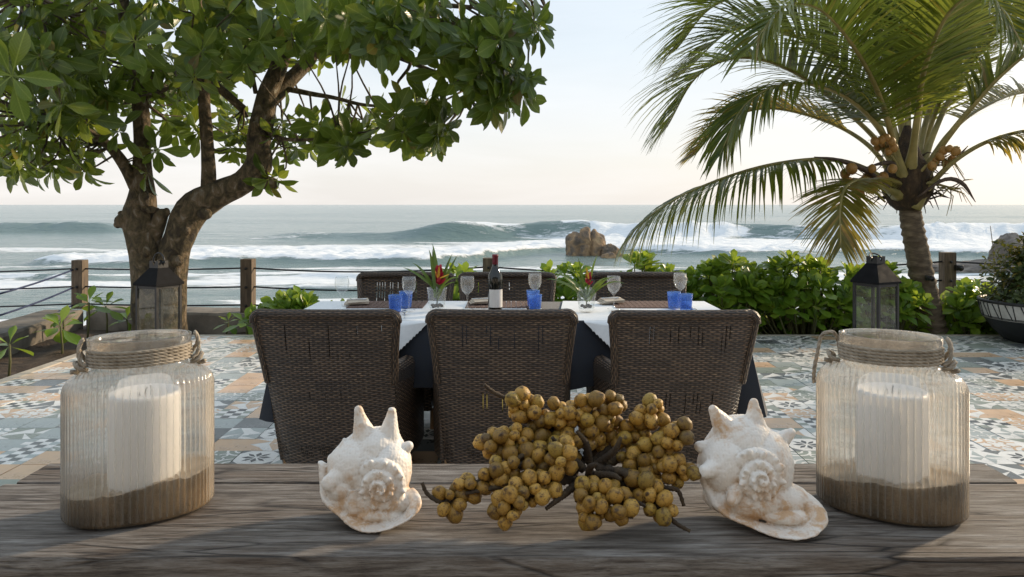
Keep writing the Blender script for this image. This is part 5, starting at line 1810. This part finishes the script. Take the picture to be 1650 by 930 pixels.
plank(1.195, 1.516, -1.0, 1.02, BZ, .055, 1.0)
plank(1.5225, 1.638, -.985, 1.005, BZ - .0012, .052, 4.0)
for x in (-.86, .88):
    for y in (1.27, 1.57):
        s = MB(); s.box((x, y, .3215), (.085, .085, .642), bev=.006); s.build('leg', m_ww, side, smooth=False)
s = MB(); s.box((0, 1.26, .60), (1.64, .035, .088)); s.build('apron', m_ww, side, smooth=False)
s = MB(); s.box((0, 1.58, .60), (1.64, .035, .088)); s.build('apron', m_ww, side, smooth=False)

# ---------------------------------------------------------------- ribbed glass jars
def jarglass():
    m, nt, out = newmat('ribbed_jar_glass')
    t = nd(nt, 'ShaderNodeTexCoord')
    n = nd(nt, 'ShaderNodeTexNoise', {'Vector': t.outputs['Object'], 'Scale': 16.0, 'Detail': 6.0, 'Roughness': 0.65})
    n2 = nd(nt, 'ShaderNodeTexNoise', {'Vector': nd(nt, 'ShaderNodeMapping', {0: t.outputs['Object'], 3: (1, 1, .12)}).outputs[0], 'Scale': 90.0, 'Detail': 3.0})
    tr = nd(nt, 'ShaderNodeBsdfTransparent', {0: (0.93, 0.915, 0.89, 1)})
    rf = nd(nt, 'ShaderNodeBsdfRefraction', {'Color': (0.95, 0.93, 0.90, 1), 'Roughness': 0.06, 'IOR': 1.2})
    t1 = nd(nt, 'ShaderNodeMixShader', {0: 0.5, 1: tr.outputs[0], 2: rf.outputs[0]})
    gl = nd(nt, 'ShaderNodeBsdfGlossy', {'Color': (0.9, 0.9, 0.9, 1), 'Roughness': 0.09})
    fr = nd(nt, 'ShaderNodeFresnel', {'IOR': 1.42})
    mx = nd(nt, 'ShaderNodeMixShader', {0: mth(nt, 'MULTIPLY', fr.outputs[0], mth(nt, 'SUBTRACT', 1.0, nd(nt, 'ShaderNodeNewGeometry').outputs['Backfacing'])), 1: t1.outputs[0], 2: gl.outputs[0]})
    f = mth(nt, 'ADD', maprange(nt, n.outputs[0], 0.3, 0.75, 0.04, 0.11), maprange(nt, n2.outputs[0], 0.45, 0.75, 0.0, 0.08))
    # the film is denser in the grooves between the ribs, to mark them
    so = nd(nt, 'ShaderNodeSeparateXYZ', {0: t.outputs['Object']})
    th = mth(nt, 'ARCTAN2', mth(nt, 'DIVIDE', so.outputs[1], 0.084), mth(nt, 'DIVIDE', so.outputs[0], 0.122))
    gr = mth(nt, 'POWER', mth(nt, 'SUBTRACT', 1.0, mth(nt, 'ABSOLUTE', mth(nt, 'SINE', mth(nt, 'MULTIPLY', th, 33.0)))), 1.5)
    inb = mth(nt, 'MULTIPLY', mth(nt, 'GREATER_THAN', so.outputs[2], 0.01), maprange(nt, so.outputs[2], 0.228, 0.246, 1.0, 0.0))
    f = mth(nt, 'ADD', f, mth(nt, 'MULTIPLY', mth(nt, 'MULTIPLY', gr, inb), 0.36), clamp=True)
    dc = (0.78, 0.74, 0.68, 1)
    ds = nd(nt, 'ShaderNodeMixShader', {0: 0.6, 1: nd(nt, 'ShaderNodeBsdfDiffuse', {0: dc}).outputs[0], 2: nd(nt, 'ShaderNodeBsdfTranslucent', {0: dc}).outputs[0]})
    res = nd(nt, 'ShaderNodeMixShader', {0: f, 1: mx.outputs[0], 2: ds.outputs[0]})
    nt.links.new(res.outputs[0], out.inputs[0])
    return m


m_jar = jarglass()
m_twine = M('jute_rope', [(0.3, (0.20, 0.165, 0.12)), (0.7, (0.42, 0.365, 0.29))], 60, 0.9, 0.4, 300)
m_sand = M('damp_sand', [(0.28, (0.030, 0.020, 0.008)), (0.45, (0.105, 0.068, 0.028)), (0.6, (0.19, 0.125, 0.058)), (0.8, (0.30, 0.21, 0.115))], 14, 0.95, 0.9, 160, bdist=0.004, detail=9)
m_drysand = M('dry_sand', [(0.28, (0.20, 0.155, 0.10)), (0.5, (0.40, 0.32, 0.23)), (0.75, (0.52, 0.44, 0.34))], 40, 0.95, 0.9, 200, bdist=0.004, detail=9)
m_candle = M('candle_wax', [(0.3, (0.80, 0.79, 0.765)), (0.7, (0.88, 0.87, 0.85))], 6, 0.5, 0.1, 20)
m_wick_k = M('burnt_wick', [(0.3, (0.01, 0.009, 0.008)), (0.7, (0.03, 0.025, 0.02))], 30, 0.9)
JH = 0.315


def jar_axes(z):
    """half axes of the oval at height z"""
    if z < .012: k = .93 + .07 * math.sin(math.pi / 2 * z / .012); return .122 * k, .084 * k
    if z < .225: return .122, .084
    if z < .258:
        f = (z - .225) / .033; c = math.sqrt(max(0, 1 - f * f))
        return .086 + .036 * c, .063 + .021 * c
    if z < .264: return .081, .061
    if z < .292: return .077, .058
    if z < .302: f = (z - .292) / .010; return .077 + .008 * f, .058 + .007 * f
    return .085, .065


def rope_tube(mb, pts, rad, twist=90.0, strands=3, n=5):
    """laid rope: three strands twisted round the path"""
    pts = [Vector(p) for p in pts]
    fr = frames(pts)
    acc = 0
    cum = []
    for k, p in enumerate(pts):
        if k: acc += (p - pts[k - 1]).length
        cum.append(acc)
    for s_ in range(strands):
        q = []
        for p, c_, (t, u, w) in zip(pts, cum, fr):
            a = c_ * twist * 2 + 2 * math.pi * s_ / strands
            q.append(p + u * math.cos(a) * rad * .48 + w * math.sin(a) * rad * .48)
        mb.tube(q, rad * .6, n)


def jar(cx, cy, rz, label, clabel, slabel, hside, seed, sandh):
    t = thing('glass_jar', label, 'jar', (cx, cy, BZ), rz, 'ribbed glass candle jars')
    NR = 66
    n = NR * 6
    s = MB()
    pr = [(0.0, 0)] + [(z, 1) for z in (.002, .006, .012, .03, .08, .14, .19, .21, .225, .235, .245, .252, .2575, .262, .268, .288, .294, .300, .305, .310, .3135, .315)]
    pts = []

    def ring(z, inset=0.0, rib=True):
        a, b = jar_axes(z)
        a -= inset; b -= inset
        amp = 0.0023 if (rib and .012 <= z <= .228) else 0.0
        if rib and .228 < z < .246: amp = .0023 * (.246 - z) / .018
        for j in range(n):
            th = 2 * math.pi * j / n
            # equal rib spacing along the oval
            r = amp * (abs(math.sin(th * NR / 2)) - .5) * 2
            e = 2.05
            ct, st = math.cos(th), math.sin(th)
            k = (abs(ct) ** e + abs(st) ** e) ** (-1 / e)
            pts.append(((a + r) * ct * k, (b + r) * st * k, z))
    for z, _ in pr: ring(max(z, .0015))
    ring(.3155, .003, False); ring(.312, .006, False); ring(.300, .0055, False); ring(.27, .0045, False)
    nv = len(pts) // n
    s.grid(pts, n, nv, closed_u=True)
    s.poly([pts[j] for j in range(n)][::-1])
    s.build('glass_body', m_jar, t, world=False)
    # rope round the neck
    r = MB()
    turns = 5
    path = []
    for k in range(turns * 64 + 1):
        th = 2 * math.pi * k / 64
        z = .2685 + .0058 * th / (2 * math.pi)
        path.append((.0835 * math.cos(th), .0645 * math.sin(th), z))
    rope_tube(r, path, .0034)
    r.build('neck_rope', m_twine, t, world=False)
    # end loops / carrying handle
    for sgn in (-1, 1):
        h = MB()
        x0 = sgn * .084
        if sgn == hside:
            path = spline([(x0, .012, .275), (x0 + sgn * .004, .008, .300), (x0 + sgn * .012, .0, .312), (x0 + sgn * .030, -.006, .305), (x0 + sgn * .038, -.010, .268), (x0 + sgn * .043, -.010, .240), (x0 + sgn * .0445, .0, .215)], 40)
        else:
            path = spline([(x0, .015, .272), (x0 + sgn * .010, .010, .290), (x0 + sgn * .012, .0, .304), (x0 + sgn * .006, -.010, .316), (x0 + sgn * .012, -.012, .300), (x0 + sgn * .010, -.016, .280), (x0, -.02, .270)], 30)
        rope_tube(h, path, .0036)
        kn = spline([(x0 - sgn * .001, -.012, .262), (x0 + sgn * .012, -.018, .268), (x0 + sgn * .018, -.006, .276), (x0 + sgn * .010, .008, .268), (x0 + sgn * .014, -.002, .259), (x0 + sgn * .024, -.010, .262)], 24)
        rope_tube(h, kn, .0042)
        h.build('rope_handle', m_twine, t, world=False)
    # sand
    s = MB()
    na, nr_ = 72, 12
    pts = []
    a, b = .1185, .0805

    def top(x, y):
        return sandh + .010 * noise.noise(Vector((x * 16, y * 16, seed))) + .005 * noise.noise(Vector((x * 60, y * 60, seed))) + .012 * (x / .15) * (1 if cx > 0 else 1)
    e = 2.05
    for zf in (0.0045, 1):
        for j in range(na):
            th = 2 * math.pi * j / na
            ct, st = math.cos(th), math.sin(th); k = (abs(ct) ** e + abs(st) ** e) ** (-1 / e)
            x, y = a * ct * k, b * st * k
            f_ = .965 if zf != 1 else 1
            pts.append((x * f_, y * f_, zf if zf != 1 else top(x, y)))
    pts = pts[:na] + [(p[0] / .965, p[1] / .965, .016) for p in pts[:na]] + pts[na:]
    for q in range(1, nr_ + 1):
        f = 1 - q / nr_
        for j in range(na):
            th = 2 * math.pi * j / na
            ct, st = math.cos(th), math.sin(th); k = (abs(ct) ** e + abs(st) ** e) ** (-1 / e)
            x, y = a * ct * k * max(f, .001), b * st * k * max(f, .001)
            pts.append((x, y, top(x, y)))
    s.grid(pts, na, len(pts) // na, closed_u=True)
    s.poly([pts[j] for j in range(na)][::-1])
    o = s.build('sand', [m_sand, m_drysand])
    for p_ in o.data.polygons:
        if p_.index >= 2 * na and len(p_.vertices) == 4: p_.material_index = 1
    o.location = (cx, cy, BZ); o.rotation_euler = (0, 0, rz)
    tag(o, slabel, 'sand', kind='stuff')
    # candle
    c = thing('pillar_candle', clabel, 'candle', (cx + .006, cy + .004, BZ + .035), .4, 'thick white candles in the jars')
    s = MB()
    pr = [(0, 0), (.0600, 0), (.0605, .004), (.0605, .172), (.059, .1775), (.056, .180), (.050, .1775), (.02, .174), (0, .173)]
    s.lathe(pr, n=48); s.build('wax', m_candle, c, world=False)
    s = MB(); s.tube([(0, 0, .173), (.001, 0, .18), (.004, 0, .186)], [.0014, .0013, .001], 6); s.build('wick', m_wick_k, c, world=False)


jar(-.668, 1.378, R(27), 'ribbed oval glass jar whose base points towards the left conch', 'thick white candle in the jar beside the left conch', 'damp sand bedding in the jar beside the left conch', 1 * 0 - 2, 3.0, .062)
jar(.684, 1.388, R(-27), 'ribbed oval glass jar with a loose rope handle over its shoulder', 'thick white candle in the jar with the loose rope handle', 'damp sand bedding in the jar with the loose rope handle', -1, 8.0, .066)

# ---------------------------------------------------------------- conch shells
def shellmat():
    m, nt, out = newmat('conch_shell')
    t = nd(nt, 'ShaderNodeTexCoord')
    n = nd(nt, 'ShaderNodeTexNoise', {'Vector': t.outputs['Object'], 'Scale': 34.0, 'Detail': 7.0, 'Roughness': 0.68, 'Distortion': 0.5})
    n2 = nd(nt, 'ShaderNodeTexNoise', {'Vector': t.outputs['Object'], 'Scale': 13.0, 'Detail': 4.0})
    g = nd(nt, 'ShaderNodeNewGeometry')
    col = ramp(nt, n2.outputs[0], [(0.3, (0.80, 0.76, 0.70)), (0.5, (0.80, 0.75, 0.685)), (0.7, (0.70, 0.60, 0.50))])
    spots = mth(nt, 'MULTIPLY', maprange(nt, n.outputs[0], 0.46, 0.58, 0.0, 1.0), maprange(nt, n2.outputs[0], 0.44, 0.58, 0.0, 0.8))
    col = mixc(nt, spots, col, (0.56, 0.33, 0.15))
    # dirt collects in the hollows of the spire
    pit = maprange(nt, g.outputs['Pointiness'], 0.43, 0.50, 0.9, 0.0)
    col = mixc(nt, mth(nt, 'MULTIPLY', pit, maprange(nt, n.outputs[0], 0.35, 0.6, 0.25, 1.0)), col, (0.36, 0.235, 0.125))
    w = nd(nt, 'ShaderNodeTexWave', {'Vector': t.outputs['Object'], 'Scale': 60.0, 'Distortion': 5.0, 'Detail': 3.0, 'Detail Scale': 0.6})
    b = nd(nt, 'ShaderNodeBsdfPrincipled', {'Base Color': col, 'Roughness': 0.5, 'Specular IOR Level': 0.4, 'Subsurface Weight': 0.0})
    hgt = mth(nt, 'ADD', mth(nt, 'MULTIPLY', w.outputs[1], 0.25), n.outputs[0])
    nt.links.new(bumpn(nt, hgt, 0.3, 0.002), b.inputs['Normal'])
    nt.links.new(b.outputs[0], out.inputs[0])
    return m


m_shell = shellmat()


def conch(cx, cy, W, spec, label):
    """spec in picture units: horns [(x0,y0,x1,y1,r0,r1,depth)], spire centre etc; unit = W/1000; y up, depth towards the viewer"""
    u = W / 1000.0
    s = MB()

    def q(x, y, d=0.0): return Vector((x * u, -d * u, y * u))
    for (x, y, d, rx, ry, rd, rot) in spec['blobs']:
        s.sphere(q(x, y, d), 1.0, seg=40, rings=28, scale=(rx * u, rd * u, ry * u), rot=Matrix.Rotation(R(rot), 3, 'Y'))
    for (x0, y0, d0, x1, y1, d1, r0, r1) in spec['horns']:
        a, b = q(x0, y0, d0), q(x1, y1, d1)
        n = 12
        pts = [a.lerp(b, k / n) + Vector((0, 0, 0)) for k in range(n + 1)]
        rr = [(r0 + (r1 - r0) * (k / n) ** 0.6) * u for k in range(n + 1)]
        s.tube(pts, rr, 18)
        s.sphere(b, r1 * u, seg=16, rings=10)
    sx, sy, sd = spec['spire']
    # spire: stepped cone of whorls with a row of knobs on each, turning inwards
    R0, turns = spec['R0'], 3.2
    N = 230
    for k in range(N):
        f = k / N
        th = -f * turns * 2 * math.pi + 2.4
        r = R0 * (1 - f) ** 1.25
        d = sd + 165 * f ** 0.9
        rad = (R0 * 0.235 * (1 - f) + 14)
        s.sphere(q(sx + r * math.cos(th), sy + r * math.sin(th), d), rad * u, seg=10, rings=7, scale=(1, .85, 1))
    K = 54
    for k in range(K):
        f = (k / K) ** 1.15
        th = -f * turns * 2 * math.pi + 2.4
        r = R0 * (1 - f) ** 1.25 * (1.06 + .1 * ((k * 3) % 4) / 3)
        d = sd + 165 * f ** 0.9 + 26
        rk = (27 * (1 - f) + 8) * (0.55 + 0.8 * ((k * 7) % 5) / 4)
        p0 = q(sx + r * math.cos(th), sy + r * math.sin(th), d)
        o_ = Vector((math.cos(th), -.9, math.sin(th))) * rk * u * .9
        s.tube([p0, p0 + o_ * .6, p0 + o_ * 1.1], [rk * u * .85, rk * u * .6, rk * u * .25], 8)
    # flaring lip along the ground
    lp = spline(spec['lip'], 60)
    for k in range(59):
        (x0, y0, d0, w0), (x1, y1, d1, w1) = lp[k], lp[k + 1]
        p_ = q(x0, y0, d0)
        s.sphere(p_, 1.0, seg=12, rings=8, scale=(w0 * u, w0 * u * 1.0, 22 * u), rot=Matrix.Rotation(R(spec.get('liptilt', 20) * math.cos(math.pi * k / 59)), 3, 'Y'))
    me = s.mesh('conch_shell', m_shell)
    o = bpy.data.objects.new('tmp', me); COL.objects.link(o)
    rm = o.modifiers.new('r', 'REMESH'); rm.mode = 'VOXEL'; rm.voxel_size = 0.0017; rm.use_smooth_shade = True
    sm = o.modifiers.new('s', 'SMOOTH'); sm.factor = 0.5; sm.iterations = 5
    dg = bpy.context.evaluated_depsgraph_get()
    me2 = bpy.data.meshes.new_from_object(o.evaluated_get(dg))
    bpy.data.objects.remove(o)
    me2.name = 'conch_shell'
    nvt = len(me2.vertices)
    co = np.empty(nvt * 3, np.float32); me2.vertices.foreach_get('co', co); co = co.reshape(-1, 3)
    nm = np.empty(nvt * 3, np.float32); me2.vertices.foreach_get('normal', nm); nm = nm.reshape(-1, 3)
    # lumps and growth ridges
    amp = np.array([0.0014 * noise.noise(Vector(c_ * 40)) + 0.0006 * noise.noise(Vector(c_ * 130)) + 0.0006 * noise.noise(Vector(c_ * 300)) for c_ in co.astype(float)])
    co = co + nm * amp[:, None]
    co[:, 2] = np.maximum(co[:, 2] - co[:, 2].min() - .0012, 0)
    me2.vertices.foreach_set('co', co.astype(np.float32).ravel())
    me2.update()
    me2.materials.clear(); me2.materials.append(m_shell)
    me2.polygons.foreach_set('use_smooth', [True] * len(me2.polygons))
    ob = link('conch_shell', me2)
    ob.location = (cx, cy, BZ + .0014)
    return tag(ob, label, 'shell', 'conch shells on the wooden table')


# units: width 1000 = full width of the shell, y from the table
spec1 = dict(
    blobs=[(500, 420, -150, 385, 380, 330, 0), (555, 610, -120, 235, 215, 240, 0), (330, 480, -40, 230, 260, 240, 30), (680, 440, -60, 215, 300, 260, 0), (500, 190, 0, 430, 175, 230, 0), (250, 330, 60, 150, 150, 160, 20), (700, 200, 60, 220, 130, 180, 0), (600, 100, 120, 240, 70, 150, 0)],
    horns=[(450, 700, -100, 383, 1010, -60, 165, 42), (660, 690, -110, 700, 990, -90, 160, 42), (740, 580, -80, 860, 660, -70, 150, 48), (320, 480, 60, 165, 385, 150, 150, 85), (300, 640, -80, 150, 530, -60, 120, 70), (380, 300, 130, 390, 140, 210, 90, 40)],
    spire=(640, 365, 150), R0=205,
    lip=[(45, 500, -20, 50), (75, 330, 30, 52), (120, 210, 100, 62), (290, 110, 190, 72), (490, 30, 270, 100), (690, 35, 280, 110), (900, 110, 220, 105), (950, 200, 130, 70), (880, 280, 40, 50)], liptilt=35)
spec2 = dict(
    blobs=[(470, 440, -150, 380, 370, 330, 0), (440, 640, -120, 270, 220, 240, 0), (270, 470, -40, 215, 260, 240, 20), (640, 450, -60, 215, 300, 260, 0), (500, 200, 0, 420, 175, 230, 0), (720, 210, 40, 240, 130, 190, 0), (720, 110, 140, 220, 70, 150, 0)],
    horns=[(330, 700, -100, 180, 925, -60, 170, 42), (555, 690, -110, 538, 975, -90, 165, 42), (680, 590, -90, 855, 720, -80, 150, 40), (220, 490, 60, 60, 465, 140, 130, 58), (220, 590, -80, 75, 600, -80, 105, 50), (310, 300, 140, 260, 250, 230, 100, 45), (760, 430, -20, 800, 400, 20, 80, 40)],
    spire=(490, 437, 160), R0=185,
    lip=[(85, 430, -20, 55), (125, 260, 50, 60), (240, 120, 140, 75), (420, 60, 210, 85), (620, 28, 290, 125), (800, 32, 300, 135), (930, 90, 230, 115), (945, 180, 140, 80), (830, 280, 50, 60)], liptilt=20)
conch(-.250, 1.345, .184, spec1, 'spiny white conch shell with two upright horns')
conch(.419, 1.335, .205, spec2, 'spiny white conch shell with three horns and broad lip')
for o in COL.objects:
    if o.name.startswith('conch_shell'):
        w = .184 if o.location.x < 0 else .205
        o.location.x -= w / 2

# ---------------------------------------------------------------- bunch of palm fruit
m_fruit = None


def fruitmat():
    m, nt, out = newmat('palm_fruit')
    t = nd(nt, 'ShaderNodeTexCoord'); oi = nd(nt, 'ShaderNodeObjectInfo')
    sh = nd(nt, 'ShaderNodeCombineXYZ', {0: mth(nt, 'MULTIPLY', oi.outputs['Random'], 50.0)})
    v = nd(nt, 'ShaderNodeVectorMath', {0: t.outputs['Object'], 1: sh.outputs[0]}, operation='ADD')
    n = nd(nt, 'ShaderNodeTexNoise', {'Vector': v.outputs[0], 'Scale': 1.4, 'Detail': 5.0, 'Roughness': 0.65})
    n2 = nd(nt, 'ShaderNodeTexNoise', {'Vector': v.outputs[0], 'Scale': 7.0, 'Detail': 3.0})
    base = ramp(nt, oi.outputs['Random'], [(0.0, (0.18, 0.105, 0.018)), (0.35, (0.36, 0.20, 0.034)), (0.7, (0.50, 0.29, 0.058)), (0.88, (0.33, 0.215, 0.035)), (1.0, (0.14, 0.085, 0.025))])
    col = mixc(nt, maprange(nt, n.outputs[0], 0.50, 0.64, 0.0, 0.85), base, (0.075, 0.036, 0.012))
    col = mixc(nt, maprange(nt, n2.outputs[0], 0.60, 0.68, 0.0, 0.9), col, (0.035, 0.018, 0.01))
    sp = nd(nt, 'ShaderNodeSeparateXYZ', {0: t.outputs['Object']})
    tip = mth(nt, 'MULTIPLY', maprange(nt, mth(nt, 'ADD', sp.outputs[2], mth(nt, 'MULTIPLY', mth(nt, 'SUBTRACT', n.outputs[0], 0.5), 0.5)), 0.92, 1.04, 0.0, 1.0), 0.7)
    col = mixc(nt, tip, col, (0.03, 0.016, 0.01))
    b = nd(nt, 'ShaderNodeBsdfPrincipled', {'Base Color': col, 'Roughness': 0.48, 'Specular IOR Level': 0.4})
    nt.links.new(bumpn(nt, n2.outputs[0], 0.15, 0.05), b.inputs['Normal'])
    nt.links.new(b.outputs[0], out.inputs[0])
    return m


m_fruit = fruitmat()
m_twig = M('fruit_twig', [(0.3, (0.022, 0.014, 0.009)), (0.55, (0.06, 0.04, 0.022)), (0.75, (0.15, 0.105, 0.05))], 40, 0.9, 0.8, 200)
fm = []
for k in range(4):
    s = MB()
    rr = random.Random(k)
    pts = []
    sg, rg_ = 14, 10
    for i in range(rg_ + 1):
        th = math.pi * i / rg_
        for j in range(sg):
            a = 2 * math.pi * j / sg
            d = Vector((math.sin(th) * math.cos(a), math.sin(th) * math.sin(a), math.cos(th)))
            r = 1 + .16 * noise.noise(d * 1.5 + Vector((k * 5, 0, 0))) + (.10 if i == 0 else 0)
            pts.append(d * r)
    s.grid(pts, sg, rg_ + 1, closed_u=True)
    fm.append(s.mesh('fruit', m_fruit))
FC = P(940, 775, 1.36)
bunch = thing('fruit_bunch', 'dry bunch of yellow brown palm fruits on twisted stalks', 'fruit', (FC.x, FC.y, BZ))
BR = [  # control points (px, py, depth), fruits from-to fraction, count, bare tail
    ([(935, 745, 1.38), (895, 705, 1.40), (862, 668, 1.40), (838, 652, 1.39)], 17, [(822, 645, 1.385), (795, 632, 1.38), (780, 620, 1.375)]),
    ([(930, 760, 1.36), (880, 745, 1.34), (820, 755, 1.32), (765, 780, 1.30), (722, 808, 1.285)], 20, [(705, 807, 1.28), (688, 795, 1.28), (680, 778, 1.28)]),
    ([(930, 770, 1.34), (885, 780, 1.30), (845, 800, 1.27), (818, 826, 1.255)], 18, []),
    ([(930, 750, 1.38), (880, 725, 1.37), (830, 708, 1.36), (795, 712, 1.355)], 16, []),
    ([(935, 745, 1.38), (915, 700, 1.39), (905, 665, 1.385)], 13, []),
    ([(945, 740, 1.38), (950, 690, 1.39), (945, 655, 1.385)], 12, []),
    ([(950, 740, 1.40), (975, 690, 1.41), (985, 655, 1.40)], 12, []),
    ([(955, 745, 1.38), (1005, 705, 1.39), (1035, 678, 1.385), (1055, 660, 1.38)], 15, []),
    ([(960, 755, 1.37), (1020, 730, 1.36), (1070, 712, 1.35), (1097, 703, 1.345)], 15, []),
    ([(965, 765, 1.36), (1025, 755, 1.34), (1070, 752, 1.33), (1100, 760, 1.325)], 15, []),
    ([(965, 775, 1.34), (1020, 785, 1.31), (1050, 800, 1.29), (1062, 818, 1.28)], 10, [(1075, 830, 1.27), (1092, 845, 1.255), (1112, 856, 1.245)]),
    ([(945, 775, 1.33), (945, 800, 1.28), (955, 830, 1.255)], 13, []),
    ([(955, 775, 1.33), (985, 800, 1.28), (1005, 826, 1.26)], 9, [(1020, 833, 1.25)]),
    ([(940, 755, 1.34), (915, 735, 1.31), (900, 745, 1.29)], 10, []),
    ([(930, 770, 1.34), (870, 770, 1.31), (800, 785, 1.29), (750, 795, 1.28)], 14, []),
    ([(950, 765, 1.33), (952, 752, 1.30), (962, 748, 1.285)], 8, []),
    ([(950, 765, 1.33), (985, 765, 1.30), (1000, 772, 1.285)], 7, []),
    ([(935, 775, 1.33), (905, 800, 1.28), (880, 820, 1.26)], 12, []),
    ([(960, 780, 1.32), (985, 790, 1.275), (1040, 815, 1.265)], 12, []),
    ([(930, 760, 1.36), (870, 730, 1.35), (840, 735, 1.33), (815, 760, 1.31)], 12, []),
    ([(935, 750, 1.35), (905, 725, 1.33), (890, 705, 1.32)], 9, []),
    ([(960, 750, 1.35), (990, 725, 1.33), (1000, 705, 1.325)], 9, []),
    ([(950, 745, 1.36), (945, 715, 1.345), (930, 695, 1.34)], 8, []),
    ([(965, 760, 1.35), (1010, 760, 1.32), (1035, 770, 1.305)], 8, [(1070, 785, 1.30), (1092, 790, 1.295), (1102, 815, 1.29)]),
]
fr_pos = []
rb = random.Random(41)


def zlift(v, r):
    if v.z < BZ + r: v.z = BZ + r
    return v


for ctrl, cnt, tail in BR:
    b_ = MB()
    ctl = [P(*c) for c in ctrl] + [P(*c) for c in tail]
    sp = [zlift(Vector(p), .005) for p in spline(ctl, 40)]
    nfr = len(ctrl) / len(ctl) if tail else 1.0
    rads = [(.0075 - .0045 * k / 39) * (1 + .18 * math.sin(k * 2.3)) for k in range(40)]
    b_.tube(sp, rads, 7, wob=.4)
    b_.build('stalk', m_twig, bunch)
    path = [Vector(p) for p in spline([P(*c) for c in ctrl], 60)]
    for k in range(int(cnt * 1.75)):
        r = rb.choice((rb.uniform(.0085, .0115), rb.uniform(.0115, .0152), rb.uniform(.0115, .0152), rb.uniform(.0115, .0152)))
        best = None
        for _ in range(40):
            f = 0.30 + 0.72 * rb.random() ** .8
            i = min(int(f * 59), 59)
            c_ = path[i]
            d = Vector((rb.gauss(0, 1), rb.gauss(0, 1) - .35, rb.gauss(0, 1) + .1)).normalized()
            pos = c_ + d * (r + rb.uniform(.0, .010))
            zlift(pos, r * .98)
            ov = max([0] + [(r + r2) * .88 - (pos - p2).length for p2, r2 in fr_pos])
            if best is None or ov < best[0]: best = (ov, pos, d)
            if ov <= 0: break
        if best[0] > .006: continue
        fr_pos.append((best[1], r))
        mw = Matrix.Translation(best[1]) @ (best[2] + Vector((0, -.1, 0))).to_track_quat('Z', 'Y').to_matrix().to_4x4() @ Matrix.Diagonal((r * rb.uniform(.9, 1.06), r * rb.uniform(.9, 1.06), r * rb.uniform(.92, 1.14), 1))
        if len(fr_pos) <= 296: link('fruit', fm[rb.randrange(4)], bunch, mw=mw)
for ctl in ([(965, 755, 1.34), (1000, 760, 1.31), (1040, 778, 1.29)], [(940, 750, 1.38), (890, 700, 1.40), (850, 690, 1.405), (828, 696, 1.405)]):
    b_ = MB(); sp = [zlift(Vector(p), .008) for p in spline([P(*c) for c in ctl], 20)]
    b_.tube(sp, [(.0085 + .0025 * math.sin(k * 1.7)) * (1 - .03 * k) for k in range(20)], 9, wob=.5); b_.build('main_stalk', m_twig, bunch)
